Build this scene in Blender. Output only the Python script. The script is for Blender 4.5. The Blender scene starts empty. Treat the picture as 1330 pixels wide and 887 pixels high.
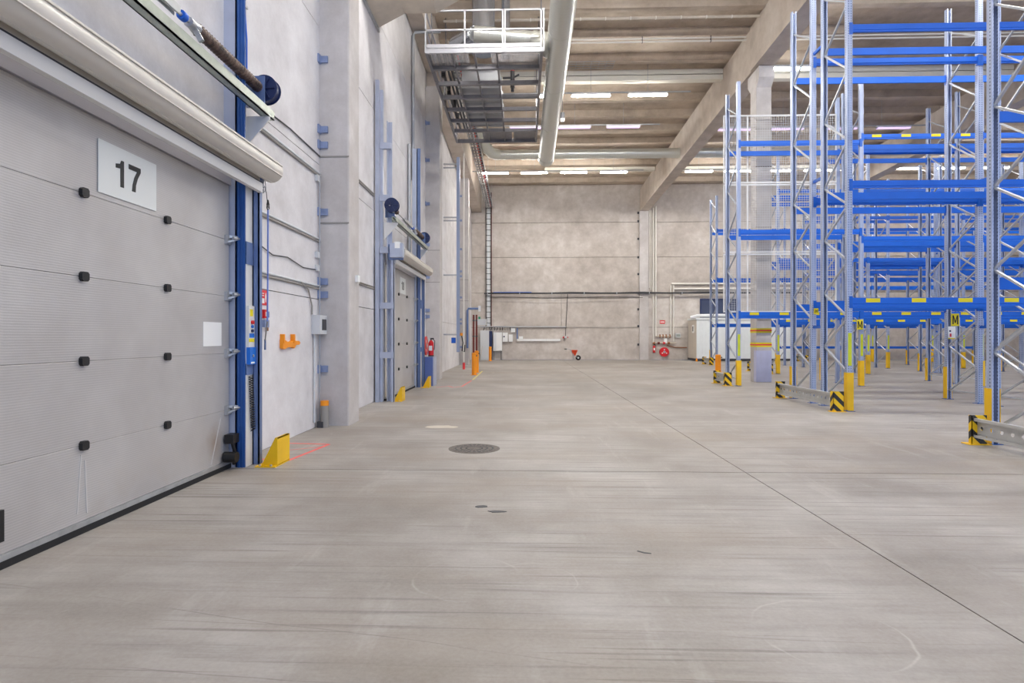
import bpy, math, random
from mathutils import Matrix, Vector
random.seed(7)
PI = math.pi
SC = bpy.context.scene
COL = SC.collection

# ------------------------------------------------------------------ camera
F_PX, W, H = 760.0, 1330.0, 887.0
CAM_H = 1.5
cam_d = bpy.data.cameras.new('camera')
cam = bpy.data.objects.new('camera', cam_d)
COL.objects.link(cam)
cam_d.sensor_fit = 'HORIZONTAL'
cam_d.sensor_width = 36.0
cam_d.lens = F_PX / W * 36.0
cam_d.shift_x = (W / 2 - 656.2) / W
cam_d.shift_y = (437.5 - H / 2) / W
cam_d.clip_end = 300
cam.location = (0, 0, CAM_H)
cam.rotation_euler = (PI / 2, 0, math.atan(0.032))
SC.camera = cam

# ------------------------------------------------------------------ world, exposure
world = bpy.data.worlds.new('world'); SC.world = world
world.use_nodes = True
bg = world.node_tree.nodes['Background']
bg.inputs[0].default_value = (0.48, 0.64, 1.0, 1)
bg.inputs[1].default_value = 1.45
LAMP_GLOW = 190.0       # radiance of one ceiling strip lamp
SC.view_settings.view_transform = 'Standard'
SC.view_settings.look = 'None'
SC.view_settings.gamma = 1.0
SC.view_settings.use_curve_mapping = False
SC.view_settings.exposure = 0.17

# ------------------------------------------------------------------ materials
def lin(r, g, b):
    f = lambda v: (v / 255 / 12.92) if v / 255 <= 0.04045 else ((v / 255 + 0.055) / 1.055) ** 2.4
    return (f(r), f(g), f(b), 1)

class NT:
    def __init__(s, name):
        s.m = bpy.data.materials.new(name); s.m.use_nodes = True
        s.t = s.m.node_tree; s.b = s.t.nodes['Principled BSDF']
    def n(s, typ, **kw):
        nd = s.t.nodes.new(typ)
        for k, v in kw.items(): setattr(nd, k, v)
        return nd
    def l(s, a, b): s.t.links.new(a, b)
    def math(s, op, a, b=None, c=None, clamp=False):
        nd = s.n('ShaderNodeMath', operation=op); nd.use_clamp = clamp
        for i, v in enumerate((a, b, c)):
            if v is None: continue
            if isinstance(v, (int, float)): nd.inputs[i].default_value = v
            else: s.l(v, nd.inputs[i])
        return nd.outputs[0]
    def coord(s, scale=(1, 1, 1), out='Object'):
        tc = s.n('ShaderNodeTexCoord'); mp = s.n('ShaderNodeMapping')
        mp.inputs['Scale'].default_value = scale
        s.l(tc.outputs[out], mp.inputs['Vector']); return mp.outputs[0]
    def noise(s, vec, scale, detail=4, rough=0.55):
        nd = s.n('ShaderNodeTexNoise'); nd.inputs['Scale'].default_value = scale
        nd.inputs['Detail'].default_value = detail; nd.inputs['Roughness'].default_value = rough
        s.l(vec, nd.inputs['Vector']); return nd.outputs[0]
    def ramp(s, fac, stops):
        nd = s.n('ShaderNodeValToRGB'); e = nd.color_ramp.elements
        while len(e) < len(stops): e.new(0.5)
        for i, (p, c) in enumerate(stops): e[i].position = p; e[i].color = c
        s.l(fac, nd.inputs[0]); return nd.outputs[0]
    def mix(s, fac, a, b, mode='MIX'):
        nd = s.n('ShaderNodeMix', data_type='RGBA', blend_type=mode)
        for i, v in ((0, fac), (6, a), (7, b)):
            if isinstance(v, (int, float)): nd.inputs[i].default_value = v
            elif isinstance(v, tuple): nd.inputs[i].default_value = v
            else: s.l(v, nd.inputs[i])
        return nd.outputs[2]
    def bump(s, h, strength, dist=0.01):
        nd = s.n('ShaderNodeBump'); nd.inputs['Strength'].default_value = strength
        nd.inputs['Distance'].default_value = dist
        s.l(h, nd.inputs['Height']); s.l(nd.outputs[0], s.b.inputs['Normal'])

M = {}
def plain(name, rgb, rough=0.5, metal=0.0, var=0.0, vscale=3.0, emit=None):
    k = NT(name); c = lin(*rgb)
    k.b.inputs['Roughness'].default_value = rough
    k.b.inputs['Metallic'].default_value = metal
    if var:
        v = k.noise(k.coord(), vscale, 3)
        d = tuple(x * (1 - var) for x in c[:3]) + (1,); u = tuple(min(1, x * (1 + var)) for x in c[:3]) + (1,)
        k.l(k.ramp(v, [(0.3, d), (0.7, u)]), k.b.inputs['Base Color'])
    else:
        k.b.inputs['Base Color'].default_value = c
    if emit:
        k.b.inputs['Emission Color'].default_value = lin(*emit[0]); k.b.inputs['Emission Strength'].default_value = emit[1]
    M[name] = k.m
    return k

def concrete(name, dark, mid, light, streak=0.15, bump=0.15, rough=0.85):
    k = NT(name); v = k.coord()
    big = k.noise(v, 0.35, 5, 0.6)
    med = k.noise(v, 1.7, 6, 0.65)
    s = k.math('ADD', k.math('MULTIPLY', big, 0.55), k.math('MULTIPLY', med, 0.45))
    base = k.ramp(s, [(0.36, lin(*dark)), (0.5, lin(*mid)), (0.62, lin(*light))])
    run = k.noise(k.coord((3.0, 3.0, 0.22)), 1.0, 4, 0.6)
    runf = k.ramp(run, [(0.45, (0, 0, 0, 1)), (0.75, (1, 1, 1, 1))])
    base = k.mix(k.math('MULTIPLY', runf, streak), base, lin(*dark))
    fine = k.noise(v, 28, 4, 0.7)
    base = k.mix(0.10, base, k.ramp(fine, [(0.35, lin(*dark)), (0.65, lin(*light))]))
    k.l(base, k.b.inputs['Base Color'])
    k.b.inputs['Roughness'].default_value = rough
    k.bump(fine, bump, 0.01)
    M[name] = k.m
concrete('wall_concrete', (170, 160, 151), (195, 186, 178), (216, 209, 203))
concrete('wall_concrete_pale', (194, 190, 190), (216, 213, 214), (230, 228, 229), 0.12)
concrete('column_concrete', (178, 171, 167), (196, 191, 188), (214, 209, 207), 0.3)
concrete('ceiling_concrete', (160, 146, 131), (188, 173, 156), (204, 190, 174), 0.0)
concrete('beam_concrete', (176, 164, 152), (200, 188, 176), (216, 206, 196), 0.2)
plain('joint', (112, 104, 98), 0.95)
plain('floor_joint', (66, 61, 57), 0.95)

def floor_mat():
    k = NT('floor_concrete'); v = k.coord()
    big = k.noise(v, 0.22, 5, 0.6); med = k.noise(v, 0.9, 6, 0.65)
    s = k.math('ADD', k.math('MULTIPLY', big, 0.5), k.math('MULTIPLY', med, 0.5))
    base = k.ramp(s, [(0.38, lin(136, 128, 120)), (0.5, lin(160, 154, 148)), (0.62, lin(180, 176, 171))])
    st = k.noise(k.coord((0.35, 4.2, 1)), 1.4, 7, 0.7)                # trolley streaks across the hall
    base = k.mix(k.ramp(st, [(0.47, (0, 0, 0, 1)), (0.68, (0.62, 0.62, 0.62, 1))]), base, lin(132, 126, 119))
    st2 = k.noise(k.coord((0.25, 14.0, 1)), 1.7, 4, 0.6)
    near = k.ramp(k.noise(v, 0.45, 3), [(0.38, (0, 0, 0, 1)), (0.55, (1, 1, 1, 1))])
    base = k.mix(k.math('MULTIPLY', k.math('MULTIPLY', k.ramp(st2, [(0.57, (0, 0, 0, 1)), (0.66, (1, 1, 1, 1))]), near), 0.85), base, lin(104, 98, 92))
    dirt = k.ramp(k.noise(k.coord((0.3, 0.8, 1)), 0.8, 5, 0.6), [(0.48, (0, 0, 0, 1)), (0.66, (0.5, 0.5, 0.5, 1))])
    base = k.mix(dirt, base, lin(148, 134, 118))
    st3 = k.noise(k.coord((2.6, 0.5, 1)), 1.1, 5, 0.7)
    base = k.mix(k.ramp(st3, [(0.58, (0, 0, 0, 1)), (0.75, (0.35, 0.35, 0.35, 1))]), base, lin(196, 193, 188))
    sep = k.n('ShaderNodeSeparateXYZ'); k.l(v, sep.inputs[0])
    wob = k.math('MULTIPLY', k.math('SUBTRACT', k.noise(v, 3.0, 2), 0.5), 0.11)
    gate = k.noise(v, 1.6, 2)
    for cx, cy, r, wdt, a in ((1.55, 3.02, 0.36, 0.010, 0.3), (-0.35, 3.63, 0.33, 0.014, 0.22), (-0.18, 3.6, 0.16, 0.014, 0.2), (0.05, 3.6, 0.27, 0.010, 0.18)):
        dx = k.math('SUBTRACT', sep.outputs[0], cx); dy = k.math('SUBTRACT', sep.outputs[1], cy)
        d = k.math('SQRT', k.math('ADD', k.math('MULTIPLY', dx, dx), k.math('MULTIPLY', dy, dy)))
        e = k.math('ABSOLUTE', k.math('SUBTRACT', k.math('ADD', d, wob), r))
        ring = k.math('SUBTRACT', 1.0, k.math('DIVIDE', e, wdt), None, True)
        ring = k.math('MULTIPLY', ring, k.ramp(gate, [(0.47, (0, 0, 0, 1)), (0.62, (a, a, a, 1))]))
        base = k.mix(ring, base, lin(222, 219, 214))
    for (x0, y0, ang, a) in ((-1.3, 2.55, -0.10, 0.5), (-2.0, 3.05, -0.03, 0.4), (-0.7, 2.9, -0.22, 0.5), (-2.4, 3.4, 0.02, 0.35)):   # long dark scratches
        c, s_ = math.cos(ang), math.sin(ang)
        u = k.math('ADD', k.math('MULTIPLY', k.math('SUBTRACT', sep.outputs[0], x0), -s_), k.math('MULTIPLY', k.math('SUBTRACT', sep.outputs[1], y0), c))
        u = k.math('ADD', u, k.math('MULTIPLY', k.math('SUBTRACT', k.noise(v, 0.8, 2), 0.5), 0.12))
        ln = k.math('SUBTRACT', 1.0, k.math('DIVIDE', k.math('ABSOLUTE', u), 0.006), None, True)
        ln = k.math('MULTIPLY', ln, k.ramp(k.noise(v, 0.9, 3), [(0.42, (0, 0, 0, 1)), (0.55, (a, a, a, 1))]))
        base = k.mix(ln, base, lin(88, 82, 76))
    fine = k.noise(v, 40, 4, 0.7)
    base = k.mix(0.12, base, k.ramp(fine, [(0.35, lin(150, 144, 138)), (0.65, lin(206, 202, 196))]))
    k.l(base, k.b.inputs['Base Color'])
    k.l(k.math('ADD', 0.42, k.math('MULTIPLY', med, 0.25)), k.b.inputs['Roughness'])
    k.b.inputs['Specular IOR Level'].default_value = 0.35
    k.bump(fine, 0.05, 0.004)
    M['floor_concrete'] = k.m
floor_mat()

def door_mat():
    k = NT('door_panel_metal'); v = k.coord()
    sep = k.n('ShaderNodeSeparateXYZ'); k.l(v, sep.inputs[0])
    micro = k.math('SINE', k.math('MULTIPLY', sep.outputs[2], 2 * PI / 0.018))
    st = k.noise(v, 90, 3, 0.6)
    base = k.ramp(k.noise(v, 1.1, 4), [(0.35, lin(190, 186, 183)), (0.65, lin(206, 203, 200))])
    rust = k.math('MULTIPLY', k.ramp(k.noise(v, 2.2, 4), [(0.5, (0, 0, 0, 1)), (0.75, (1, 1, 1, 1))]), k.math('SUBTRACT', 1.0, k.math('DIVIDE', sep.outputs[2], 0.55), None, True))
    base = k.mix(k.math('MULTIPLY', rust, 0.45), base, lin(150, 128, 100))
    dy = k.math('SUBTRACT', sep.outputs[1], 6.30); dz = k.math('SUBTRACT', sep.outputs[2], 0.34)
    dd = k.math('ADD', k.math('SQRT', k.math('ADD', k.math('MULTIPLY', k.math('MULTIPLY', dy, dy), 2.0), k.math('MULTIPLY', dz, dz))), k.math('MULTIPLY', k.math('SUBTRACT', k.noise(v, 7, 3), 0.5), 0.2))
    spot = k.math('SUBTRACT', 1.0, k.math('DIVIDE', dd, 0.26), None, True)
    base = k.mix(k.math('MULTIPLY', spot, 0.6), base, lin(142, 112, 82))
    base = k.mix(k.math('MULTIPLY', k.math('ADD', micro, 1.0), 0.085), base, lin(110, 108, 112))
    k.l(base, k.b.inputs['Base Color'])
    k.b.inputs['Roughness'].default_value = 0.45; k.b.inputs['Metallic'].default_value = 0.25
    k.bump(k.math('ADD', k.math('MULTIPLY', micro, 0.5), k.math('MULTIPLY', st, 0.8)), 0.22, 0.002)
    M['door_panel_metal'] = k.m
door_mat()

def upright_mat():
    k = NT('perforated_steel'); tc = k.n('ShaderNodeTexCoord')
    sep = k.n('ShaderNodeSeparateXYZ'); k.l(tc.outputs['Object'], sep.inputs[0])
    nrm = k.n('ShaderNodeSeparateXYZ'); k.l(tc.outputs['Normal'], nrm.inputs[0])
    fz = k.math('FRACT', k.math('DIVIDE', sep.outputs[2], 0.05))
    hz = k.math('LESS_THAN', fz, 0.42)
    web = k.math('LESS_THAN', k.math('ABSOLUTE', k.math('SUBTRACT', k.math('ABSOLUTE', sep.outputs[0]), 0.024)), 0.007)
    isweb = k.math('GREATER_THAN', k.math('ABSOLUTE', nrm.outputs[1]), 0.7)
    fl = k.math('LESS_THAN', k.math('ABSOLUTE', k.math('SUBTRACT', sep.outputs[1], 0.062)), 0.008)
    isfl = k.math('GREATER_THAN', k.math('ABSOLUTE', nrm.outputs[0]), 0.7)
    hole = k.math('MULTIPLY', hz, k.math('ADD', k.math('MULTIPLY', web, isweb), k.math('MULTIPLY', fl, isfl)))
    base = k.ramp(k.noise(k.coord((6, 6, 1)), 2.0, 3), [(0.3, lin(156, 168, 198)), (0.7, lin(180, 192, 218))])
    k.l(k.mix(hole, base, lin(62, 70, 92)), k.b.inputs['Base Color'])
    k.b.inputs['Roughness'].default_value = 0.42; k.b.inputs['Metallic'].default_value = 0.2
    M['perforated_steel'] = k.m
upright_mat()

plain('rack_blue', (0, 98, 210), 0.5, 0.0, 0.06, 2)
plain('rack_connector', (0, 92, 196), 0.4)
plain('galvanised', (184, 186, 188), 0.36, 0.6, 0.12, 9)
plain('brace_steel', (186, 190, 196), 0.36, 0.45, 0.08, 6)
plain('guard_yellow', (240, 190, 10), 0.45, 0, 0.05)
plain('strip_lime', (206, 214, 30), 0.5)
plain('label_yellow', (232, 214, 20), 0.55)
plain('black', (24, 24, 26), 0.5)
plain('dark_grey', (64, 64, 68), 0.5)
plain('rubber', (30, 30, 32), 0.8)
plain('steel_blue', (106, 126, 168), 0.42, 0.2, 0.12, 3)
plain('deep_blue', (46, 92, 160), 0.4, 0.2, 0.12, 3)
plain('pale_blue', (178, 185, 204), 0.45, 0.15, 0.08, 3)
plain('bracket_blue', (132, 146, 180), 0.5, 0.1, 0.15, 8)
plain('roller_cream', (214, 208, 198), 0.4, 0.1, 0.04)
plain('rail_white', (224, 222, 218), 0.45)
plain('white', (240, 240, 238), 0.5)
plain('sign_white', (228, 230, 226), 0.5)
plain('zinc_green', (168, 176, 166), 0.35, 0.55, 0.12, 8)
plain('spring_dark', (92, 74, 66), 0.5, 0.3, 0.75, 9)
plain('lintel_grey', (180, 178, 186), 0.5, 0.1)
plain('scratch', (214, 211, 208), 0.45, 0.2)
plain('navy', (28, 42, 84), 0.45)
plain('orange', (244, 150, 20), 0.45, 0, 0.05)
plain('red', (214, 28, 36), 0.4)
plain('sign_red', (226, 60, 64), 0.5)
plain('paint_red', (236, 110, 104), 0.7, 0, 0.12, 10)
plain('paint_yellow', (216, 206, 120), 0.7)
plain('panel_blue', (30, 112, 208), 0.4)
plain('cabinet_blue', (92, 112, 172), 0.5)
plain('cable', (40, 40, 44), 0.6)
plain('cable_grey', (150, 146, 140), 0.6)
plain('cable_blue', (20, 96, 206), 0.5)
plain('cable_green', (40, 150, 110), 0.5)
plain('rope_blue', (120, 142, 212), 0.7)
plain('plastic_grey', (206, 208, 210), 0.5)
plain('plastic_pale', (226, 228, 230), 0.5)
plain('duct_zinc', (206, 206, 196), 0.34, 0.35, 0.05, 1.2)
plain('duct_silver', (196, 200, 208), 0.25, 0.8, 0.08, 3)
plain('duct_cream', (222, 218, 206), 0.55)
plain('insulation', (206, 196, 182), 0.7, 0.0, 0.08, 4)
plain('platform_steel_shaded', (128, 126, 130), 0.45, 0.35, 0.1, 6)  # shadow on the platform underside is put into this darker steel colour
plain('platform_light', (184, 184, 190), 0.45, 0.2, 0.06, 6)
plain('pipe_white', (228, 224, 216), 0.45)
plain('pipe_brown', (112, 44, 38), 0.5)
plain('pipe_steel', (172, 174, 178), 0.4, 0.4)
plain('tray_steel', (176, 178, 182), 0.4, 0.5)
plain('tray_blue', (146, 158, 184), 0.45, 0.3)
plain('lamp_body', (220, 220, 220), 0.5)
plain('lamp_on', (255, 250, 242), 0.5, emit=((255, 252, 246), LAMP_GLOW))
plain('lamp_dim', (226, 206, 240), 0.5, emit=((226, 196, 246), 0.9))
plain('container_white', (232, 236, 236), 0.5, 0, 0.03)
plain('container_cream', (206, 198, 186), 0.55, 0, 0.03)
plain('window_glass', (70, 76, 98), 0.15)
plain('cast_iron', (112, 106, 100), 0.7, 0.3, 0.3, 30)
plain('stain_light', (206, 198, 184), 0.8, 0, 0.05, 8)
plain('barrow_red', (226, 76, 36), 0.45)
plain('barrier_steel', (196, 196, 194), 0.42, 0.35, 0.06, 5)
plain('rust', (150, 100, 66), 0.7)
plain('paint_lilac', (190, 192, 218), 0.7, 0, 0.05, 5)
plain('wire_white', (204, 204, 204), 0.5)

def hazard_mat():
    k = NT('hazard_stripes'); v = k.coord()
    sep = k.n('ShaderNodeSeparateXYZ'); k.l(v, sep.inputs[0])
    u = k.math('ADD', k.math('ADD', sep.outputs[0], sep.outputs[1]), sep.outputs[2])
    f = k.math('LESS_THAN', k.math('FRACT', k.math('DIVIDE', u, 0.22)), 0.48)
    k.l(k.mix(f, lin(240, 196, 10), lin(40, 38, 36)), k.b.inputs['Base Color'])
    M['hazard_stripes'] = k.m
hazard_mat()

def spiral_mat():
    k = NT('spiral_duct'); v = k.coord()
    sep = k.n('ShaderNodeSeparateXYZ'); k.l(v, sep.inputs[0])
    s = k.math('POWER', k.math('ABSOLUTE', k.math('SINE', k.math('MULTIPLY', sep.outputs[2], PI / 0.12))), 8.0)
    k.b.inputs['Base Color'].default_value = lin(210, 210, 202)
    k.b.inputs['Roughness'].default_value = 0.30; k.b.inputs['Metallic'].default_value = 0.5
    k.bump(s, 0.35, 0.006)
    M['spiral_duct'] = k.m
spiral_mat()

# ------------------------------------------------------------------ mesh helpers
class MB:
    def __init__(s): s.v = []; s.f = []; s.sm = []
    def add(s, vs, fs, smooth=False):
        o = len(s.v); s.v += [tuple(v) for v in vs]
        s.f += [tuple(i + o for i in f) for f in fs]; s.sm += [smooth] * len(fs); return s
    def box(s, x0, x1, y0, y1, z0, z1):
        vs = [(x, y, z) for x in (x0, x1) for y in (y0, y1) for z in (z0, z1)]
        return s.add(vs, [(0, 1, 3, 2), (4, 6, 7, 5), (0, 4, 5, 1), (2, 3, 7, 6), (0, 2, 6, 4), (1, 5, 7, 3)])
    def cbox(s, c, d): return s.box(c[0] - d[0] / 2, c[0] + d[0] / 2, c[1] - d[1] / 2, c[1] + d[1] / 2, c[2] - d[2] / 2, c[2] + d[2] / 2)
    def hexa(s, bot, top):
        """two quads (same winding) -> closed block"""
        vs = list(bot) + list(top)
        return s.add(vs, [(3, 2, 1, 0), (4, 5, 6, 7), (0, 1, 5, 4), (1, 2, 6, 5), (2, 3, 7, 6), (3, 0, 4, 7)])
    def _frame(s, p, q):
        p, q = Vector(p), Vector(q); d = (q - p).normalized()
        a = Vector((0, 0, 1)) if abs(d.z) < 0.9 else Vector((1, 0, 0))
        u = d.cross(a).normalized(); w = u.cross(d).normalized(); return p, q, u, w
    def bar(s, p, q, wu, ww):
        p, q, u, w = s._frame(p, q); c = []
        for e in (p, q):
            for a, b in ((-1, -1), (1, -1), (1, 1), (-1, 1)): c.append(e + u * (a * wu / 2) + w * (b * ww / 2))
        return s.add(c, [(3, 2, 1, 0), (4, 5, 6, 7), (0, 1, 5, 4), (1, 2, 6, 5), (2, 3, 7, 6), (3, 0, 4, 7)])
    def cyl(s, p, q, r, r2=None, n=12, caps=True):
        r2 = r if r2 is None else r2
        p, q, u, w = s._frame(p, q)
        A = [p + (u * math.cos(2 * PI * i / n) + w * math.sin(2 * PI * i / n)) * r for i in range(n)]
        B = [q + (u * math.cos(2 * PI * i / n) + w * math.sin(2 * PI * i / n)) * r2 for i in range(n)]
        s.add(A + B, [(i, i + n, (i + 1) % n + n, (i + 1) % n) for i in range(n)], True)
        if caps:
            s.add(A, [tuple(range(n))]); s.add(B, [tuple(reversed(range(n)))])
        return s
    def tube(s, pts, r, n=8):
        pts = [Vector(p) for p in pts]; rings = []
        for i, p in enumerate(pts):
            a = pts[max(i - 1, 0)]; b = pts[min(i + 1, len(pts) - 1)]
            _, _, u, w = s._frame(a, b)
            if rings and u.dot(rings[-1][1]) < 0: u, w = -u, -w
            rings.append((p, u, w))
        vs = []
        for p, u, w in rings: vs += [p + (u * math.cos(2 * PI * i / n) + w * math.sin(2 * PI * i / n)) * r for i in range(n)]
        fs = []
        for k in range(len(pts) - 1):
            for i in range(n): fs.append((k * n + i, (k + 1) * n + i, (k + 1) * n + (i + 1) % n, k * n + (i + 1) % n))
        s.add(vs, fs, True)
        s.add(vs[:n], [tuple(range(n))]); s.add(vs[-n:], [tuple(reversed(range(n)))])
        return s
    def prism(s, poly, axis, a, b):
        """polygon in the two other axes, extruded along axis from a to b"""
        def mk(p, t):
            return {'x': (t, p[0], p[1]), 'y': (p[0], t, p[1]), 'z': (p[0], p[1], t)}[axis]
        n = len(poly); vs = [mk(p, a) for p in poly] + [mk(p, b) for p in poly]
        fs = [tuple(range(n)), tuple(reversed(range(n, 2 * n)))] + [(i, i + n, (i + 1) % n + n, (i + 1) % n) for i in range(n)]
        return s.add(vs, fs)
    def mesh(s, name, mat):
        me = bpy.data.meshes.new(name); me.from_pydata(s.v, [], s.f)
        me.polygons.foreach_set('use_smooth', s.sm)
        me.materials.append(M[mat]); 
        import bmesh as _b
        bm = _b.new(); bm.from_mesh(me); _b.ops.recalc_face_normals(bm, faces=bm.faces); bm.to_mesh(me); bm.free()
        me.update(); return me
    def build(s, name, mat, parent=None, loc=(0, 0, 0)):
        o = bpy.data.objects.new(name, s.mesh(name, mat)); COL.objects.link(o)
        o.location = loc
        if parent is not None: o.parent = parent
        return o

def tag(o, label=None, cat=None, group=None, kind=None):
    if label: o['label'] = label
    if cat: o['category'] = cat
    if group: o['group'] = group
    if kind: o['kind'] = kind
    return o
def thing(name, loc, label, cat, group=None, rz=0):
    o = bpy.data.objects.new(name, None); COL.objects.link(o)
    o.location = loc; o.rotation_euler = (0, 0, rz); o.empty_display_size = 0.2
    return tag(o, label, cat, group)
def struct(o, label=None): o['kind'] = 'structure'; 
def inst(name, me, parent, loc=(0, 0, 0), rz=0):
    o = bpy.data.objects.new(name, me); COL.objects.link(o); o.parent = parent
    o.location = loc; o.rotation_euler = (0, 0, rz); return o
def B(): return MB()
def text_mesh(s, size, mat, bold=0.0, depth=0.002):
    cu = bpy.data.curves.new('lettering', 'FONT'); cu.body = s; cu.size = size; cu.extrude = depth; cu.offset = bold
    cu.align_x = 'CENTER'; cu.align_y = 'CENTER'; cu.resolution_u = 3
    t = bpy.data.objects.new('lettering', cu); COL.objects.link(t)
    me = bpy.data.meshes.new_from_object(t); bpy.data.objects.remove(t); bpy.data.curves.remove(cu)
    me.materials.clear(); me.materials.append(M[mat]); return me
FACE_X = Matrix(((0, 0, 1), (1, 0, 0), (0, 1, 0))).to_euler()       # reads facing +X
FACE_NY = Matrix(((1, 0, 0), (0, 0, -1), (0, 1, 0))).to_euler()     # reads facing -Y
def lettering(s, size, mat, parent, loc, rot, bold=0.0):
    o = bpy.data.objects.new('lettering', text_mesh(s, size, mat, bold)); COL.objects.link(o)
    o.parent = parent; o.location = loc; o.rotation_euler = rot; return o

# ------------------------------------------------------------------ the hall
YB = 38.5                      # back wall
XW = -3.45                     # left wall
X_END, Y_NEAR = 36.0, -10.0
SL = -0.033
def z_rib(y): return 11.85 + SL * (y - 18)
def z_slab(y): return z_rib(y) + 0.30
def z_beam(y): return 10.42 + SL * (y - 17)

# floor: screed slabs with open joints on a dark bed
floor = B().box(XW - 0.3, X_END, Y_NEAR, YB + 0.3, -0.4, -0.01).build('floor', 'floor_joint'); struct(floor)
xs_f = [XW - 0.02, 2.45, 13.2, 24.0, X_END]; ys_f = [Y_NEAR, 6.56, YB]
for i in range(4):
    for j in range(2):
        g = 0.005
        B().box(xs_f[i] + g, xs_f[i + 1] - g, ys_f[j] + 0.009, ys_f[j + 1] - 0.009, -0.06, 0.0).build('slab', 'floor_concrete', floor)

# walls of precast panels
def panel_rows(top): 
    r = [0.0, 2.13, 4.4, 6.72, 9.0]; return r + [top]
wall_left = B().box(XW - 0.4, XW - 0.1, Y_NEAR, YB, 0, 12.6).build('wall_left', 'joint'); struct(wall_left)
COLY = [-0.9, 9.77, 20.45, 31.1]
DOORS = [(2.9, 6.62, 0.0), (13.55, 17.30, 0.13)]
rows = panel_rows(12.4)
bays = [(Y_NEAR, -0.9), (-0.9 + 0.3, 9.77 + 0.3), (9.77 + 0.3, 20.45 + 0.3), (20.45 + 0.3, 31.1 + 0.3), (31.1 + 0.3, YB)]
for bi, (a, b) in enumerate(bays):
    for k in range(5):
        z0, z1 = rows[k] + 0.006, rows[k + 1] - 0.006
        segs = [(a + 0.006, b - 0.006, z0, z1)]
        if bi in (1, 2):
            d0, d1 = DOORS[bi - 1][:2]
            if k == 0: segs = [(a + 0.006, d0, z0, z1), (d1, b - 0.006, z0, z1)]
            if k == 1: segs = [(a + 0.006, d0, z0, z1), (d1, b - 0.006, z0, z1), (d0, d1, 3.30, z1)]
        for (y0, y1, za, zb) in segs:
            B().box(XW - 0.12, XW, y0, y1, za, zb).build('panel', 'wall_concrete_pale', wall_left)
wall_back = B().box(XW - 0.4, X_END, YB + 0.12, YB + 0.4, 0, 12.6).build('wall_back', 'joint'); struct(wall_back)
xb = [XW - 0.1, 7.8, 18.6, 29.4, X_END]
for i in range(4):
    for k in range(5):
        z1 = rows[k + 1] if k < 4 else 11.6
        if i == 0 and k == 1:
            for x0, x1 in ((xb[0], 2.45), (2.45, xb[1])): B().box(x0 + 0.01, x1 - 0.01, YB, YB + 0.14, rows[k] + 0.012, z1 - 0.012).build('panel', 'wall_concrete', wall_back)
        else:
            B().box(xb[i] + 0.01, xb[i + 1] - 0.01, YB, YB + 0.14, rows[k] + 0.012, z1 - 0.012).build('panel', 'wall_concrete', wall_back)
wall_right = B().box(X_END, X_END + 0.3, 4.0, YB + 0.4, 0, 12.6).build('wall_right', 'wall_concrete'); struct(wall_right)

# ceiling: sloped roof slab with ribs spanning between the beams
def slopebox(x0, x1, y0, y1, lo, hi):
    b = B()
    return b.hexa([(x0, y0, lo(y0)), (x1, y0, lo(y0)), (x1, y1, lo(y1)), (x0, y1, lo(y1))],
                  [(x0, y0, hi(y0)), (x1, y0, hi(y0)), (x1, y1, hi(y1)), (x0, y1, hi(y1))])
ceiling = slopebox(XW - 0.4, X_END + 0.3, Y_NEAR, YB + 0.4, z_slab, lambda y: z_slab(y) + 0.25).build('ceiling', 'ceiling_concrete'); struct(ceiling)
BEAMX = [(-3.43, -2.80), (7.57, 8.12), (18.35, 18.9), (29.1, 29.65)]
y = 18.45 - 1.67 * 17
ribs_y = []
while y < YB - 0.3:
    ribs_y.append(y); y += 1.672
for i in range(3):
    for y in ribs_y:
        if y < Y_NEAR: continue
        slopebox((BEAMX[i][0] + BEAMX[i][1]) / 2 + 0.01, (BEAMX[i + 1][0] + BEAMX[i + 1][1]) / 2 - 0.01, y, y + 0.24, z_rib, lambda q: z_slab(q) + 0.02).build('rib', 'ceiling_concrete', ceiling)

# main beams
o = slopebox(7.57, 8.12, 20.0 - 0.24, YB, z_beam, lambda q: z_rib(q) - 0.012).build('roof_beam', 'beam_concrete'); tag(o, 'long sloping concrete roof beam running from the free column to the back wall', 'beam')
o = slopebox(7.52, 8.14, Y_NEAR, 19.72, z_beam, lambda q: z_rib(q) - 0.012).build('roof_beam', 'beam_concrete'); tag(o, 'concrete roof beam over the blue racks on the near side of the free column', 'beam')
o = slopebox(18.35, 18.9, Y_NEAR, YB, z_beam, lambda q: z_rib(q) - 0.012).build('roof_beam', 'beam_concrete'); tag(o, 'far concrete roof beam crossing above the deep part of the blue racking', 'beam')
o = slopebox(-3.43, -2.80, 20.55, YB, z_beam, lambda q: z_rib(q) - 0.012).build('roof_beam', 'beam_concrete'); tag(o, 'concrete edge beam resting on the left wall columns under the roof', 'beam')
o = slopebox(-3.43, -2.95, Y_NEAR, 20.5, lambda q: z_beam(q) + 0.5, lambda q: z_slab(q) + 0.05).build('roof_beam', 'beam_concrete'); tag(o, 'concrete edge beam above the numbered doors', 'beam')

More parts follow.
